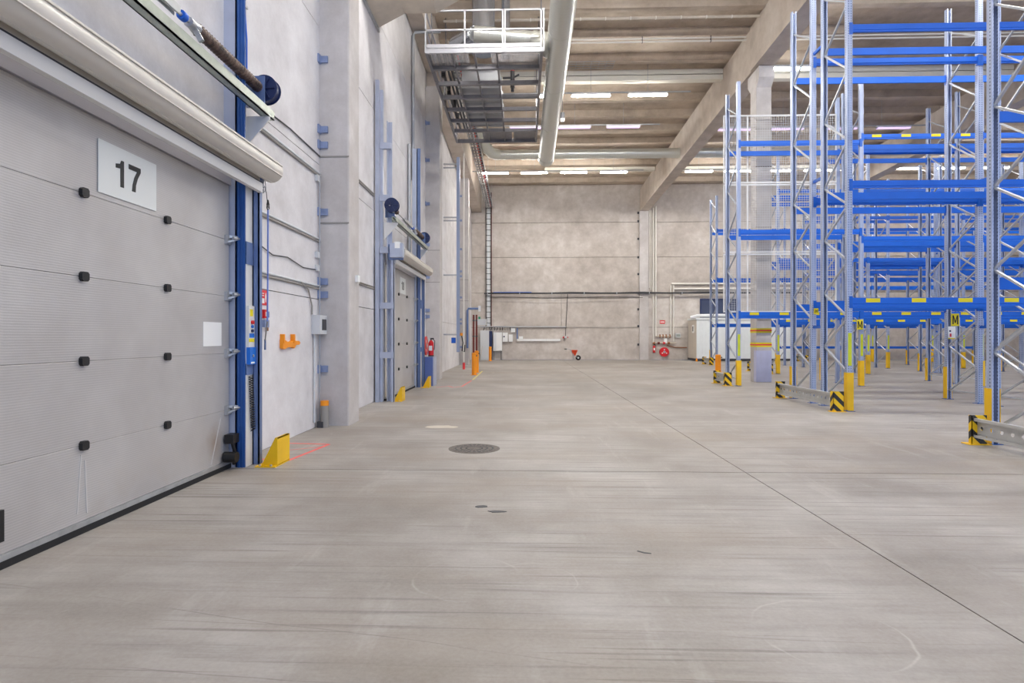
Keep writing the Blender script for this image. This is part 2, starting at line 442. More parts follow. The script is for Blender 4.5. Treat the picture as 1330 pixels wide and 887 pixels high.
# wall columns
clab = {-0.9: 'concrete wall column on the near side of door 17',
        9.77: 'tall concrete wall column with blue brackets between doors 17 and 18',
        20.45: 'concrete wall column just past door 18 and the fire extinguisher',
        31.1: 'concrete wall column behind the pair of orange bollards'}
br_z = [6.17, 4.99, 4.73, 3.60, 2.43, 2.21, 0.96, 7.7, 9.0]
for cy_ in COLY:
    top = z_beam(cy_) if cy_ > 19 else z_beam(cy_) + 0.5
    c = B().prism([(-0.55, -0.0), (-0.02, 0.0), (0, 0.02), (0, 0.60), (-0.02, 0.62), (-0.55, 0.62)], 'z', 0, top).build('concrete_column', 'column_concrete', None, (-2.95, cy_, 0))
    tag(c, clab[cy_], 'column')
    if cy_ > 0:
        for z in br_z:
            b = B().box(-0.50, -0.35, -0.035, 0.0, z - 0.055, z + 0.055).box(-0.50, -0.47, -0.10, 0.0, z - 0.07, z + 0.07)
            b.build('bracket', 'bracket_blue', c)
        for z in (4.54, 3.42):
            B().box(-0.5, 0.004, -0.012, 0.0, z - 0.012, z + 0.012).build('seam_strip', 'cable_grey', c)
for x, lb in ((7.52, 'concrete pilaster on the back wall carrying the long roof beam'), (18.35, 'concrete pilaster on the back wall behind the deep racking')):
    c = B().box(0, 0.58, -0.16, 0.02, 0, z_beam(YB)).build('wall_pilaster', 'column_concrete', None, (x, YB, 0)); tag(c, lb, 'column')
    for z in (9.6, 9.05, 7.9, 6.7, 5.6, 4.35, 3.3, 2.2, 1.0):
        B().box(-0.12, 0.0, -0.06, 0.0, z - 0.07, z + 0.07).build('bracket', 'dark_grey', c)

# free-standing column in the racks
fc = B().prism([(0, 0.015), (0.015, 0), (0.475, 0), (0.49, 0.015), (0.49, 0.5), (0, 0.5)], 'z', 0, z_beam(19.7) - 0.02).build('concrete_column', 'column_concrete', None, (7.64, 19.5, 0))
tag(fc, 'free-standing concrete column with red and yellow warning bands among the racks', 'column')
zt = z_beam(19.5) - 0.02
B().hexa([(0.0, -0.22, zt - 0.36), (0.49, -0.22, zt - 0.36), (0.49, 0.0, zt - 0.62), (0.0, 0.0, zt - 0.62)],
         [(0.0, -0.22, zt), (0.49, -0.22, zt), (0.49, 0.0, zt), (0.0, 0.0, zt)]).build('corbel', 'column_concrete', fc)
B().hexa([(0.0, 0.5, zt - 0.62), (0.49, 0.5, zt - 0.62), (0.49, 0.74, zt - 0.36), (0.0, 0.74, zt - 0.36)],
         [(0.0, 0.5, zt - 0.02), (0.49, 0.5, zt - 0.02), (0.49, 0.74, zt - 0.02), (0.0, 0.74, zt - 0.02)]).build('corbel', 'column_concrete', fc)
for z in (1.71, 1.24):
    B().box(-0.006, 0.496, -0.006, 0.506, z - 0.075, z + 0.075).build('warning_band', 'label_yellow', fc)
    B().box(-0.009, 0.499, -0.009, 0.509, z - 0.022, z + 0.022).build('warning_band', 'sign_red', fc)
B().box(-0.004, 0.494, -0.004, 0.2, 0.02, 1.05).build('painted_base', 'paint_lilac', fc)
for z in (7.1, 5.1, 8.35): B().box(-0.003, 0.493, -0.003, 0.1, z - 0.012, z + 0.012).build('joint_line', 'joint', fc)
B().cyl((0.25, -0.01, 7.75), (0.25, 0.01, 7.75), 0.03).build('bolt_hole', 'dark_grey', fc)

# ------------------------------------------------------------------ lamps
lampT = {}
def lamp_row(y, z, xs, lit, where, near=False):
    rail = B().box(min(xs) - 1.6, max(xs) + 1.6, -0.03, 0.03, 0.10, 0.14)
    x = min(xs)
    while x <= max(xs) + 0.1:
        rail.cyl((x, 0, 0.14), (x, 0, z_slab(y) - z), 0.008, n=6); x += 2.13
    r = rail.build('lamp_rail', 'tray_steel', None, (0, y, z)); tag(r, 'thin steel carrier rail of the ceiling lamps ' + where, 'rail')
    for li_, x in enumerate(xs):
        t = thing('ceiling_lamp', (x, y, z), '%s strip lamp, %s from the %s, %s' % ('lit white' if lit else 'pale lilac', ['first', 'second', 'third', 'fourth'][li_], 'left wall' if min(xs) < 5 else 'roof beam', where), 'lamp', 'strip lamps ' + where)
        key = 'on' if lit else 'off'
        if key not in lampT:
            hb = B().box(-0.74, 0.74, -0.07, 0.07, 0.03, 0.10).box(-0.74, -0.70, -0.07, 0.07, 0.0, 0.03).box(0.70, 0.74, -0.07, 0.07, 0.0, 0.03)
            lampT[key] = (hb.mesh('housing', 'lamp_body'), B().prism([(-0.07, 0.03), (-0.062, -0.016), (0.062, -0.016), (0.07, 0.03)], 'x', -0.70, 0.70).mesh('diffuser', 'lamp_on' if lit else 'lamp_dim'))
        inst('housing', lampT[key][0], t); inst('diffuser', lampT[key][1], t)
left_x = [-1.02 + 2.13 * i for i in range(4)]
right_x = [9.3 + 2.3 * i for i in range(4)]; far_x = [20.2 + 2.3 * i for i in range(4)]
lamp_row(22.2, 10.60, [0.4, 2.53, 4.66], True, 'beside the round duct')
lamp_row(25.8, 10.68, [0.1, 2.2, 4.35], False, 'between the two lit lamp rows')
lamp_row(31.8, 10.39, [-1.55, 0.55, 2.7, 4.85], True, 'in front of the back wall')
lamp_row(20.4, 10.70, [9.25], True, 'beside the head of the free column')
lamp_row(26.2, 10.65, right_x, False, 'behind the free column over the racks')
lamp_row(31.8, 10.39, [9.4, 11.5, 13.6, 15.7], True, 'above the racks near the back wall')
lamp_row(31.6, 10.39, far_x, True, 'beyond the far roof beam')
lamp_row(20.4, 10.70, far_x, True, 'beyond the far roof beam, nearer row')
lamp_row(12.4, z_rib(12.4) - 1.0, left_x, True, 'between doors 17 and 18')
lamp_row(12.2, z_rib(12.2) - 1.0, right_x, True, 'above the long-barrier racks')
lamp_row(12.0, z_rib(12.0) - 1.0, far_x, True, 'of the far bay, nearest row')
lamp_row(2.8, z_rib(2.8) - 1.0, left_x, True, 'added out of view by door 17')  # row out of view, added for more light around the near door
lamp_row(2.6, z_rib(2.6) - 1.0, right_x, True, 'added unseen above the large-holed barrier racks')  # unseen row, added to throw light onto the left wall

# ------------------------------------------------------------------ dock doors (door 17 coordinates; door 18 is shifted one bay)
def dock_door(idx, num, dx, dy, dark):
    P = bpy.data.objects.new('door_%d' % idx, None); COL.objects.link(P); P.location = (dx, dy, 0); P['kind'] = 'structure'
    P['label'] = 'grey sectional dock door with the number %s sign' % num
    zs = [0.09, 0.668, 1.314, 1.962, 2.604, 3.235]
    for k in range(5):
        p = B().prism([(-3.42, zs[k] + 0.001), (-3.383, zs[k] + 0.001), (-3.38, zs[k] + 0.004), (-3.38, zs[k + 1] - 0.004), (-3.383, zs[k + 1] - 0.001), (-3.42, zs[k + 1] - 0.001)], 'y', 2.92, 6.6).build('panel', 'door_panel_metal', P)
        if k < 4:
            z = zs[k + 1]
            for yh in (3.33, 4.375, 5.425):
                hp = [(yh + a * 0.037, z + b * 0.036) for a, b in ((-1, -.6), (-.6, -1), (.6, -1), (1, -.6), (1, .6), (.6, 1), (-.6, 1), (-1, .6))]
                B().prism(hp, 'x', -3.382, -3.35).build('hinge', 'black', p)
            h = B().box(-3.40, -3.345, 6.50, 6.60, z - 0.05, z + 0.05).bar((-3.36, 6.52, z - 0.03), (-3.27, 6.63, z + 0.02), 0.02, 0.02).bar((-3.36, 6.54, z + 0.04), (-3.27, 6.63, z + 0.03), 0.012, 0.03)
            h.cyl((-3.31, 6.56, z + 0.02), (-3.27, 6.64, z + 0.02), 0.022, n=10)
            h.build('roller_bracket', 'galvanised', p)
    B().box(-3.43, -3.365, 2.92, 6.6, 0.05, 0.09).build('bottom_rail', 'galvanised', P)
    B().box(-3.43, -3.36, 2.92, 6.62, 0.0, 0.05).build('bottom_seal', 'rubber', P)
    B().box(-3.46, -3.36, 2.9, 6.62, 3.238, 3.62).build('lintel', 'lintel_grey', P)
    # jambs with the guide tracks, far side and near side
    B().box(-3.45, -3.32, 6.62, 6.80, 0, 7.1).build('jamb_plate', 'pale_blue', P)
    B().box(-3.31, -3.205, 6.62, 6.64, 0, 7.1).box(-3.31, -3.295, 6.62, 6.80, 0, 7.1).box(-3.235, -3.225, 6.608, 6.62, 0, 7.1).box(-3.275, -3.262, 6.608, 6.62, 0, 7.1).build('guide_track', dark, P)
    B().box(-3.225, -3.20, 6.64, 6.80, 0, 3.25).build('jamb_cover', 'rail_white', P)
    B().box(-3.20, -3.12, 6.80, 6.815, 0, 3.35).box(-3.135, -3.12, 6.80, 6.88, 0, 3.35).box(-3.20, -3.185, 6.80, 6.88, 0, 3.35).build('steel_angle', 'steel_blue', P)
    B().box(-3.45, -3.425, 6.82, 7.5, 0, 3.3).build('jamb_board', 'rail_white', P)
    B().box(-3.22, -3.19, 6.64, 6.80, 1.06, 1.19).box(-3.22, -3.19, 6.64, 6.8, 2.34, 2.60).build('tie_plate', 'steel_blue', P)
    B().box(-3.45, -3.385, 2.72, 2.82, 0, 7.2).build('jamb_plate', 'pale_blue', P)
    B().box(-3.30, -3.20, 2.86, 2.88, 0, 6.5).box(-3.30, -3.285, 2.76, 2.88, 0, 6.5).build('guide_track', 'pale_blue', P)
    B().box(-3.19, -3.12, 2.70, 2.72, 0, 3.35).box(-3.135, -3.12, 2.70, 2.80, 0, 3.35).build('steel_angle', 'pale_blue', P)
    for z in (3.5, 2.22, 1.08, 4.7, 5.9):
        B().box(-3.45, -3.19 if z > 3.6 else -3.12, 2.68, 2.76, z - 0.07, z + 0.07).build('tie_plate', 'pale_blue', P)
    # spring shaft
    B().box(-3.15, -3.05, 2.6, 7.06, 4.14, 4.155).box(-3.15, -3.135, 2.6, 7.06, 4.14, 4.25).box(-3.065, -3.05, 2.6, 7.06, 4.14, 4.25).box(-3.15, -3.11, 2.6, 7.06, 4.24, 4.255).build('channel', 'zinc_green', P)
    B().cyl((-3.2, 2.6, 4.51), (-3.2, 7.3, 4.51), 0.017, n=10).build('shaft', 'galvanised', P)
    sp = [(y0, y1) for y0, y1 in ((5.62, 6.95), (2.75, 3.35))]
    for y0, y1 in sp:
        s = B().cyl((-3.2, y0, 4.51), (-3.2, y1, 4.51), 0.060, n=14)
        pts = []; n = int((y1 - y0) / 0.05)
        for i in range(n * 8 + 1):
            a = i * PI / 4; pts.append((-3.2 + 0.056 * math.cos(a), y0 + (y1 - y0) * i / (n * 8), 4.51 + 0.056 * math.sin(a)))
        s.tube(pts, 0.011, 5); s.build('spring', 'spring_dark', P)
        B().cyl((-3.2, y0 - 0.10, 4.51), (-3.2, y0, 4.51), 0.045, 0.06, n=12).cyl((-3.2, y0 - 0.14, 4.51), (-3.2, y0 - 0.1, 4.51), 0.05, n=8).bar((-3.2, y0 - 0.05, 4.51), (-3.12, y0 - 0.05, 4.36), 0.03, 0.05).build('spring_cone', 'galvanised', P)
    B().box(-3.235, -3.225, 4.2, 5.3, 4.47, 4.55).box(-3.175, -3.165, 4.2, 5.3, 4.47, 4.55).build('coupling', 'galvanised', P)
    B().cyl((-3.2, 5.36, 4.51), (-3.2, 5.42, 4.51), 0.045, n=14).build('shaft_collar', 'cable_blue', P)
    for yd in (7.02, 2.62):
        d = B().cyl((-3.16, yd, 4.52), (-3.16, yd + 0.10, 4.52), 0.15, n=28).cyl((-3.16, yd - 0.012, 4.52), (-3.16, yd, 4.52), 0.165, n=28).cyl((-3.16, yd + 0.1, 4.52), (-3.16, yd + 0.112, 4.52), 0.165, n=28)
        for a in range(6): d.bar((-3.16, yd - 0.018, 4.52), (-3.16 + 0.14 * math.cos(a * PI / 3), yd - 0.018, 4.52 + 0.14 * math.sin(a * PI / 3)), 0.02, 0.014)
        d.build('cable_drum', 'navy', P)
        yp = yd if yd > 5 else yd + 0.22
        B().box(-3.34, -3.12, yp - 0.08, yp - 0.06, 4.28, 4.64).box(-3.34, -3.10, yp - 0.16 if yd > 5 else yp - 0.08, yp - 0.06, 4.26, 4.29).build('bearing_plate', 'steel_blue', P)
    for yg in (6.90, 2.74):
        B().prism([(-3.36, 4.14), (-3.04, 4.14), (-3.04, 4.10), (-3.36, 3.74)], 'y', yg, yg + 0.02).build('gusset', 'rail_white', P)
    return P
d1 = dock_door(1, '17', 0, 0, 'deep_blue')
d2 = dock_door(2, '18', 0.13, 10.68, 'steel_blue')

# number signs
def num_sign(num, dx, dy):
    t = thing('number_sign', (-3.375 + dx, 4.897 + dy, 2.864), ('white sign with black number 17 on the door beside the open floor' if num == '17' else 'white sign with black number 18 on the door beside the fire extinguisher'), 'sign')
    B().box(-0.001, 0.005, -0.365, 0.365, -0.213, 0.213).build('plate', 'sign_white', t)
    hgt = 0.222; g = B()
    def one(u):
        g.prism([(u + 0.085, -hgt / 2), (u + 0.128, -hgt / 2), (u + 0.128, hgt / 2), (u + 0.096, hgt / 2), (u + 0.082, hgt / 2 - 0.03), (u + 0.03, hgt / 2 - 0.042), (u + 0.03, hgt / 2 - 0.076), (u + 0.085, hgt / 2 - 0.07)], 'x', 0.005, 0.008)
    def seven(u):
        t_ = hgt / 2
        g.prism([(u, t_), (u + 0.155, t_), (u + 0.155, t_ - 0.036), (u + 0.115, t_ - 0.10), (u + 0.093, t_ - 0.16), (u + 0.088, -t_), (u + 0.042, -t_), (u + 0.05, t_ - 0.165), (u + 0.072, t_ - 0.10), (u + 0.106, t_ - 0.042), (u, t_ - 0.042)], 'x', 0.005, 0.008)
    def eight(u):
        for cz, ry, rz_ in ((0.055, 0.068, 0.056), (-0.048, 0.078, 0.064)):
            n = 18
            for i in range(n):
                a0, a1 = 2 * PI * i / n, 2 * PI * (i + 1) / n
                q = [(u + 0.08 + ry * math.cos(a), cz + rz_ * math.sin(a)) for a in (a0, a1)]
                q2 = [(u + 0.08 + (ry - 0.038) * math.cos(a), cz + (rz_ - 0.032) * math.sin(a)) for a in (a1, a0)]
                g.prism(q + q2, 'x', 0.005, 0.008)
    one(-0.20); (seven if num == '17' else eight)(-0.012)
    g.build('numerals', 'black', t)
num_sign('17', 0, 0); num_sign('18', 0.13, 10.68)
t = B().box(-3.38, -3.376, 6.06, 6.43, 1.40, 1.66).build('paper_notice', 'white'); tag(t, 'blank white paper sheet stuck on the right of door 17', 'paper')
g = B().box(-3.38, -3.355, 3.3, 3.675, 0.18, 0.385).build('handle_plate', 'black', d1)
for y0, z0, y1, z1 in ((6.22, 0.12, 6.42, 0.60), (4.32, 0.16, 4.36, 0.6), (4.42, 0.14, 4.40, 0.55)):
    B().bar((-3.378, y0, z0), (-3.378, y1, z1), 0.010, 0.006).build('dent', 'scratch', d1)

# roller curtains in front of the doors
def roller_curtain(num, dx, dy, rope):
    t = thing('roller_curtain', (-3.0 + dx, 4.8 + dy, 3.47), ('cream roller curtain with hanging blue rope above the number 17 door' if rope else 'cream roller curtain above the number 18 door by the fire extinguisher'), 'roller curtain')
    r = B().cyl((0, -2.05, 0), (0, 2.08, 0), 0.135, n=36)
    r.build('roll', 'roller_cream', t)
    for a in (2.4, 3.5, 4.4):
        B().bar((0.135 * math.cos(a + 2.3), -2.05, 0.135 * math.sin(a + 2.3)), (0.135 * math.cos(a + 2.3), 2.07, 0.135 * math.sin(a + 2.3)), 0.03, 0.008).build('seam', 'roller_cream', t)
    B().box(-0.108, -0.10, -2.05, 1.98, -0.18, 0.05).build('cloth', 'roller_cream', t)
    B().box(-0.13, -0.075, -2.07, 2.0, -0.27, -0.165).build('bottom_bar', 'rail_white', t)
    B().box(-0.13, -0.073, -2.07, 2.0, -0.163, -0.153).build('bar_groove', 'dark_grey', t)
    B().box(-0.25, -0.04, 2.09, 2.11, -0.10, 0.12).box(-0.06, -0.04, 2.09, 2.2, -0.10, 0.12).build('end_bracket', 'steel_blue', t)
    B().box(-0.25, 0.1, -2.12, -2.10, -0.2, 0.16).build('end_bracket', 'steel_blue', t)
    m = B().box(-0.17, 0.12, -2.30, -2.12, -0.16, 0.16).build('motor_box', 'pale_blue', t)
    B().box(-0.06, 0.06, -2.305, -2.2, 0.04, 0.19).build('motor_cap', 'white', m)
    B().cyl((-0.09, 2.01, -0.20), (-0.09, 2.03, -0.12), 0.02, n=8).tube([(-0.09, 2.05, -0.2), (-0.08, 2.08, -0.17), (-0.08, 2.09, -0.23), (-0.09, 2.04, -0.26), (-0.08, 2.02, -0.22)], 0.010, 6).build('hook', 'pipe_steel', t)
    if rope:
        B().tube([(-0.1, 2.12, -0.1), (-0.12, 2.24, -0.4)], 0.004, 5).build('cord', 'cable', t)
        B().cyl((-0.12, 2.24, -0.3), (-0.12, 2.24, -0.36), 0.008, 0.02, n=8).tube([(-0.12, 2.22, -0.36), (-0.12, 2.21, -0.40), (-0.12, 2.24, -0.43), (-0.12, 2.27, -0.40), (-0.12, 2.26, -0.36)], 0.007, 5).build('cord_clip', 'black', t)
        B().tube([(-0.12, 2.24, -0.42), (-0.122, 2.24, -1.2), (-0.125, 2.235, -1.78)], 0.010, 6).build('pull_rope', 'rope_blue', t)
        B().tube([(-0.125, 2.235, -1.78), (-0.16, 2.28, -1.9), (-0.2, 2.34, -2.02)], 0.008, 6).build('pull_rope', 'cable_grey', t)
        B().cyl((-0.2, 2.34, -2.0), (-0.2, 2.34, -2.13), 0.012, n=8).build('rope_handle', 'steel_blue', t)
roller_curtain('17', 0, 0, True); roller_curtain('18', 0.13, 10.68, False)

# control unit on the jamb of door 17
t = thing('door_control', (-3.2, 6.72, 1.6), 'slim white door control unit with stickers and blue box on the jamb of door 17', 'control box')
B().box(0.0, 0.03, -0.07, 0.07, -0.22, 0.26).build('case', 'rail_white', t)
B().box(0.0, 0.045, -0.07, 0.075, -0.42, -0.22).build('blue_box', 'panel_blue', t)
B().cyl((0.045, 0.0, -0.32), (0.055, 0.0, -0.32), 0.015).build('key_switch', 'galvanised', t)
B().box(0.045, 0.046, -0.05, 0.04, -0.41, -0.39).build('print_strip', 'white', t)
B().box(0.03, 0.032, -0.045, 0.03, 0.14, 0.22).build('sticker', 'label_yellow', t)
B().cyl((0.03, 0.0, 0.07), (0.055, 0.0, 0.07), 0.022).build('push_button', 'red', t)
B().cyl((0.03, 0.0, 0.02), (0.05, 0.0, 0.02), 0.018).build('push_button', 'panel_blue', t)
B().cyl((0.03, 0.0, -0.03), (0.05, 0.0, -0.03), 0.018).build('push_button', 'navy', t)
B().box(0.03, 0.032, -0.06, 0.06, -0.11, -0.06).build('sticker', 'panel_blue', t)
B().box(0.03, 0.032, -0.07, 0.065, -0.16, -0.12).build('sticker', 'label_yellow', t)
pts = []; n = 22
for i in range(n * 8 + 1):
    a = i * PI / 4; f = i / (n * 8)
    pts.append((-3.17 + 0.022 * math.cos(a), 6.70 + 0.022 * math.sin(a) + 0.06 * f, 1.05 - 0.62 * f))
pts += [(-3.2, 6.76, 0.40), (-3.24, 6.68, 0.34), (-3.29, 6.58, 0.36)]
o = B().tube(pts, 0.006, 5).build('coiled_cable', 'cable'); tag(o, 'black coiled cable hanging beside the right edge of door 17', 'cable')
o = B().box(-3.36, -3.26, 6.46, 6.6, 0.30, 0.40).cyl((-3.36, 6.47, 0.15), (-3.22, 6.47, 0.15), 0.06, n=14).tube([(-3.3, 6.5, 0.35), (-3.28, 6.53, 0.22), (-3.3, 6.56, 0.05)], 0.02, 6).build('edge_sensor', 'black'); tag(o, 'black sensor box and buffer at the bottom corner of door 17', 'sensor')
t = thing('cable_bundle', (-3.40, 6.95, 4.3), 'blue and green cables running up beside the spring shaft of door 17', 'cable')
B().tube([(0.06, 0, 0.2), (0.05, 0.02, 0.8), (0.02, -0.02, 1.5), (0.02, 0, 2.8)], 0.010, 6).build('blue_cable', 'cable_blue', t)
B().tube([(0.04, -0.05, 0.2), (0.02, -0.05, 1.0), (0.02, -0.06, 2.8)], 0.008, 6).build('green_cable', 'cable_green', t)
for yy in (0.08, -0.16, -0.11): B().cyl((0.0, yy, -0.2), (0.0, yy, 2.8), 0.016, n=8).build('conduit', 'pipe_steel', t)
for z in (0.4, 1.2, 2.0): B().box(-0.02, 0.03, -0.19, 0.10, z, z + 0.03).build('clip', 'galvanised', t)

# yellow door guards
for (x, y, lb) in ((-3.04, 6.68, 'yellow steel wedge guard at the far jamb of door 17'), (-3.04, 2.35, 'yellow steel wedge guard on the side of door 17 away from the column'),
                   (-3.02, 13.5, 'yellow wedge guard at the door jamb between the tall column and door 18'), (-2.98, 17.15, 'yellow steel wedge guard at the far jamb of door 18 before the blue box')):
    t = thing('door_guard', (x, y, 0), lb, 'guard')
    B().prism([(0, 0.012), (0.19, 0.012), (0.19, 0.325), (0.165, 0.325)], 'y', 0, 0.012).build('side_plate', 'guard_yellow', t)
    B().prism([(0, 0.012), (0.19, 0.012), (0.19, 0.325), (0.165, 0.325)], 'y', 0.34, 0.352).build('side_plate', 'guard_yellow', t)
    B().box(0.178, 0.19, 0.012, 0.34, 0.02, 0.33).hexa([(0.0, 0.012, 0.012), (0.01, 0.012, 0.012), (0.01, 0.34, 0.012), (0.0, 0.34, 0.012)], [(0.155, 0.012, 0.325), (0.165, 0.012, 0.325), (0.165, 0.34, 0.325), (0.155, 0.34, 0.325)]).box(0.155, 0.19, 0.012, 0.34, 0.318, 0.33).build('front_plate', 'guard_yellow', t)
    B().box(-0.05, 0.19, -0.06, 0.36, 0, 0.012).build('base_plate', 'guard_yellow', t)
    for a, b in ((0.0, -0.035), (0.13, -0.035)): B().cyl((a, b, 0.012), (a, b, 0.03), 0.014, n=6).build('bolt', 'galvanised', t)

# ------------------------------------------------------------------ left wall fittings
def wallpipe(name, pts, r, mat, label, cat='pipe', n=8):
    o = B().tube(pts, r, n).build(name, mat); tag(o, label, cat); return o
XWs = XW + 0.015
for z, lb in ((4.22, 'upper'), (3.12, 'middle'), (2.33, 'lower')):
    t = thing('conduit', (XWs, 7.5, z), 'beige double conduit, %s of three on the wall right of door 17' % lb, 'conduit')
    for k in (0.022, -0.022): B().cyl((0, 0.02 if z > 4 else 0.0, k), (0, 2.25, k), 0.018, n=8).build('tube', 'plastic_grey' if k > 0 else 'cable_grey', t)
wallpipe('wall_cable', [(XWs, 7.1, 4.5), (XWs, 8.5, 4.56), (XWs, 9.74, 4.54)], 0.010, 'dark_grey', 'thin dark cable above the conduits right of door 17', 'cable')
wallpipe('wall_cable', [(XWs, 7.5, 2.70), (XWs, 7.9, 2.62), (XWs, 8.4, 2.66), (XWs, 9.0, 2.58), (XWs, 9.74, 2.62)], 0.008, 'dark_grey', 'wavy thin cable between the conduits right of door 17', 'cable')
wallpipe('wall_pipe', [(XWs + 0.01, 8.9, 2.33), (XWs + 0.01, 9.2, 2.25), (XWs + 0.01, 9.36, 2.0), (XWs + 0.01, 9.36, 1.86)], 0.014, 'cable_grey', 'curved conduit dropping to the grey switch box', 'conduit')
t = thing('fire_sign', (XW, 7.66, 2.02), 'red fire equipment sign with white pictogram right of door 17', 'sign')
B().box(0, 0.006, -0.11, 0.11, -0.10, 0.10).build('plate', 'sign_red', t)
B().box(0.006, 0.008, -0.07, 0.0, -0.075, -0.01).prism([(0.03, -0.06), (0.05, -0.06), (0.06, 0.02), (0.04, 0.07), (0.02, 0.02)], 'x', 0.006, 0.008).box(0.006, 0.008, -0.09, -0.01, 0.02, 0.03).box(0.006, 0.008, -0.09, -0.01, 0.05, 0.06).build('pictogram', 'white', t)
t = thing('call_point', (XW, 7.65, 1.80), 'small red and white call point box below the fire sign', 'call point')
B().box(0, 0.05, -0.08, 0.03, -0.05, 0.06).build('case', 'red', t)
B().box(0.05, 0.055, -0.05, 0.0, -0.03, 0.03).build('glass', 'white', t)
B().box(0, 0.03, 0.05, 0.11, -0.04, 0.04).build('switch', 'cabinet_blue', t)
t = thing('junction_box', (XW, 7.53, 1.67), 'light blue junction box on the jamb board of door 17', 'box')
B().box(0.03, 0.10, -0.06, 0.07, -0.045, 0.05).build('case', 'bracket_blue', t)
B().cyl((0.03, 0.16, -0.02), (0.03, 0.16, -0.09), 0.02, n=8).tube([(0.02, 0.12, 0.03), (0.03, 0.16, 0.03), (0.03, 0.16, -0.02)], 0.008, 6).build('connector', 'rust', t)
t = thing('wheel_chock_holder', (XW, 8.46, 1.41), 'orange plastic holder screwed to the wall beside the column', 'holder')
B().prism([(-0.30, -0.07), (-0.24, -0.085), (-0.12, -0.06), (0.06, -0.06), (0.12, -0.08), (0.18, -0.03), (0.30, -0.03), (0.34, 0.0), (0.30, 0.03), (0.18, 0.03), (0.10, 0.04), (0.0, 0.02), (-0.14, 0.02), (-0.22, 0.045), (-0.30, 0.05)], 'x', 0, 0.05).build('plate', 'orange', t)
for yy in (-0.27, 0.10): B().box(0.0, 0.06, yy - 0.02, yy + 0.02, 0.0, 0.13).build('peg', 'orange', t)
t = thing('switch_box', (XW, 9.40, 1.70), 'grey wall switch box with dark window beside the tall column', 'box')
B().box(0, 0.14, 0, 0.34, -0.155, 0.155).build('case', 'plastic_grey', t)
B().box(0.14, 0.145, 0.10, 0.30, -0.09, 0.09).build('window', 'dark_grey', t)
wallpipe('wall_pipe', [(XWs + 0.01, 9.46, 1.54), (XWs + 0.01, 9.46, 0.1)], 0.016, 'plastic_grey', 'straight grey conduit below the switch box', 'conduit')
wallpipe('wall_pipe', [(XWs + 0.02, 9.68, 4.2), (XWs + 0.02, 9.68, 0.05)], 0.012, 'pipe_steel', 'thin steel conduit in the corner of the tall column', 'conduit')
t = thing('floor_pipe', (-3.31, 9.62, 0), 'short grey floor pipe with orange top band at the tall column', 'pipe')
B().cyl((0, 0, 0), (0, 0, 0.36), 0.065, n=16).build('tube', 'cable_grey', t)
B().cyl((0, 0, 0.36), (0, 0, 0.44), 0.068, n=16).build('band', 'orange', t)
B().box(-0.1, 0.0, -0.08, 0.0, 0, 0.1).build('foot', 'dark_grey', t)
for z, w_ in ((4.13, 'upper'), (2.86, 'middle'), (2.64, 'lower')):
    o = B().box(XW, XW + 0.05, 9.55, 9.65, z - 0.05, z + 0.05).build('junction_box', 'plastic_grey'); tag(o, '%s of three small grey junction boxes in the corner beside the tall column' % w_, 'box', 'corner junction boxes')
o = B().box(-2.95, -2.90, 10.15, 10.27, 2.46, 2.58).build('junction_box', 'white'); tag(o, 'small white box on the side of the tall column facing the floor', 'box')
# bay of door 18
for z, a, b, lb in ((4.75, 10.5, 13.3, 'upper'), (2.62, 10.5, 13.3, 'lower')):
    t = thing('conduit', (XWs, 0, z), 'beige double conduit, %s of two between the tall column and door 18' % lb, 'conduit')
    for k in (0.022, -0.022): B().cyl((0, a, k), (0, b, k), 0.018, n=8).build('tube', 'cable_grey', t)
o = B().box(XW + 0.04, XW + 0.12, 13.32, 13.42, 0, 7.4).build('steel_post', 'pale_blue'); tag(o, 'slim pale steel post on the near side of door 18', 'post')
for yy, z1, z0, lb in ((17.8, 10.7, 6.3, 'thick grey conduit rising above the far jamb of door 18'), (17.2, 7.2, 3.9, 'thin grey conduit beside the far jamb of door 18')):
    wallpipe('wall_pipe', [(XW + 0.06, yy, z0), (XW + 0.06, yy, z1)] + ([(XW + 0.12, yy, z1 + 0.12), (XW + 0.9, yy, z1 + 0.12)] if yy > 17.5 else []), 0.05, 'pipe_steel', lb, 'conduit')
t = thing('blue_cabinet', (-3.40, 17.78, 0), 'blue steel cabinet on the floor below the fire hose reel by door 18', 'cabinet')
B().box(0, 0.62, 0, 0.5, 0.0, 0.88).build('body', 'cabinet_blue', t)
B().box(0.62, 0.66, -0.01, 0.51, 0.0, 0.89).build('edge_trim', 'pale_blue', t)
def hose_reel(loc, rot, label):
    t = thing('hose_reel', loc, label, 'hose reel'); t.rotation_euler = rot
    B().cyl((0, 0, 0.0), (0, 0, 0.03), 0.30, n=28).cyl((0, 0, 0.13), (0, 0, 0.16), 0.30, n=28).build('disc', 'red', t)
    B().cyl((0, 0, 0.03), (0, 0, 0.13), 0.24, n=24).build('hose', 'cable', t)
    B().cyl((0, 0, 0.16), (0, 0, 0.18), 0.08, n=16).build('hub', 'galvanised', t)
    for a in range(3): B().box(-0.03, 0.03, 0.12, 0.19, 0.16, 0.165).build('label_patch', 'white', t).rotation_euler = (0, 0, a * 2.1)
    return t
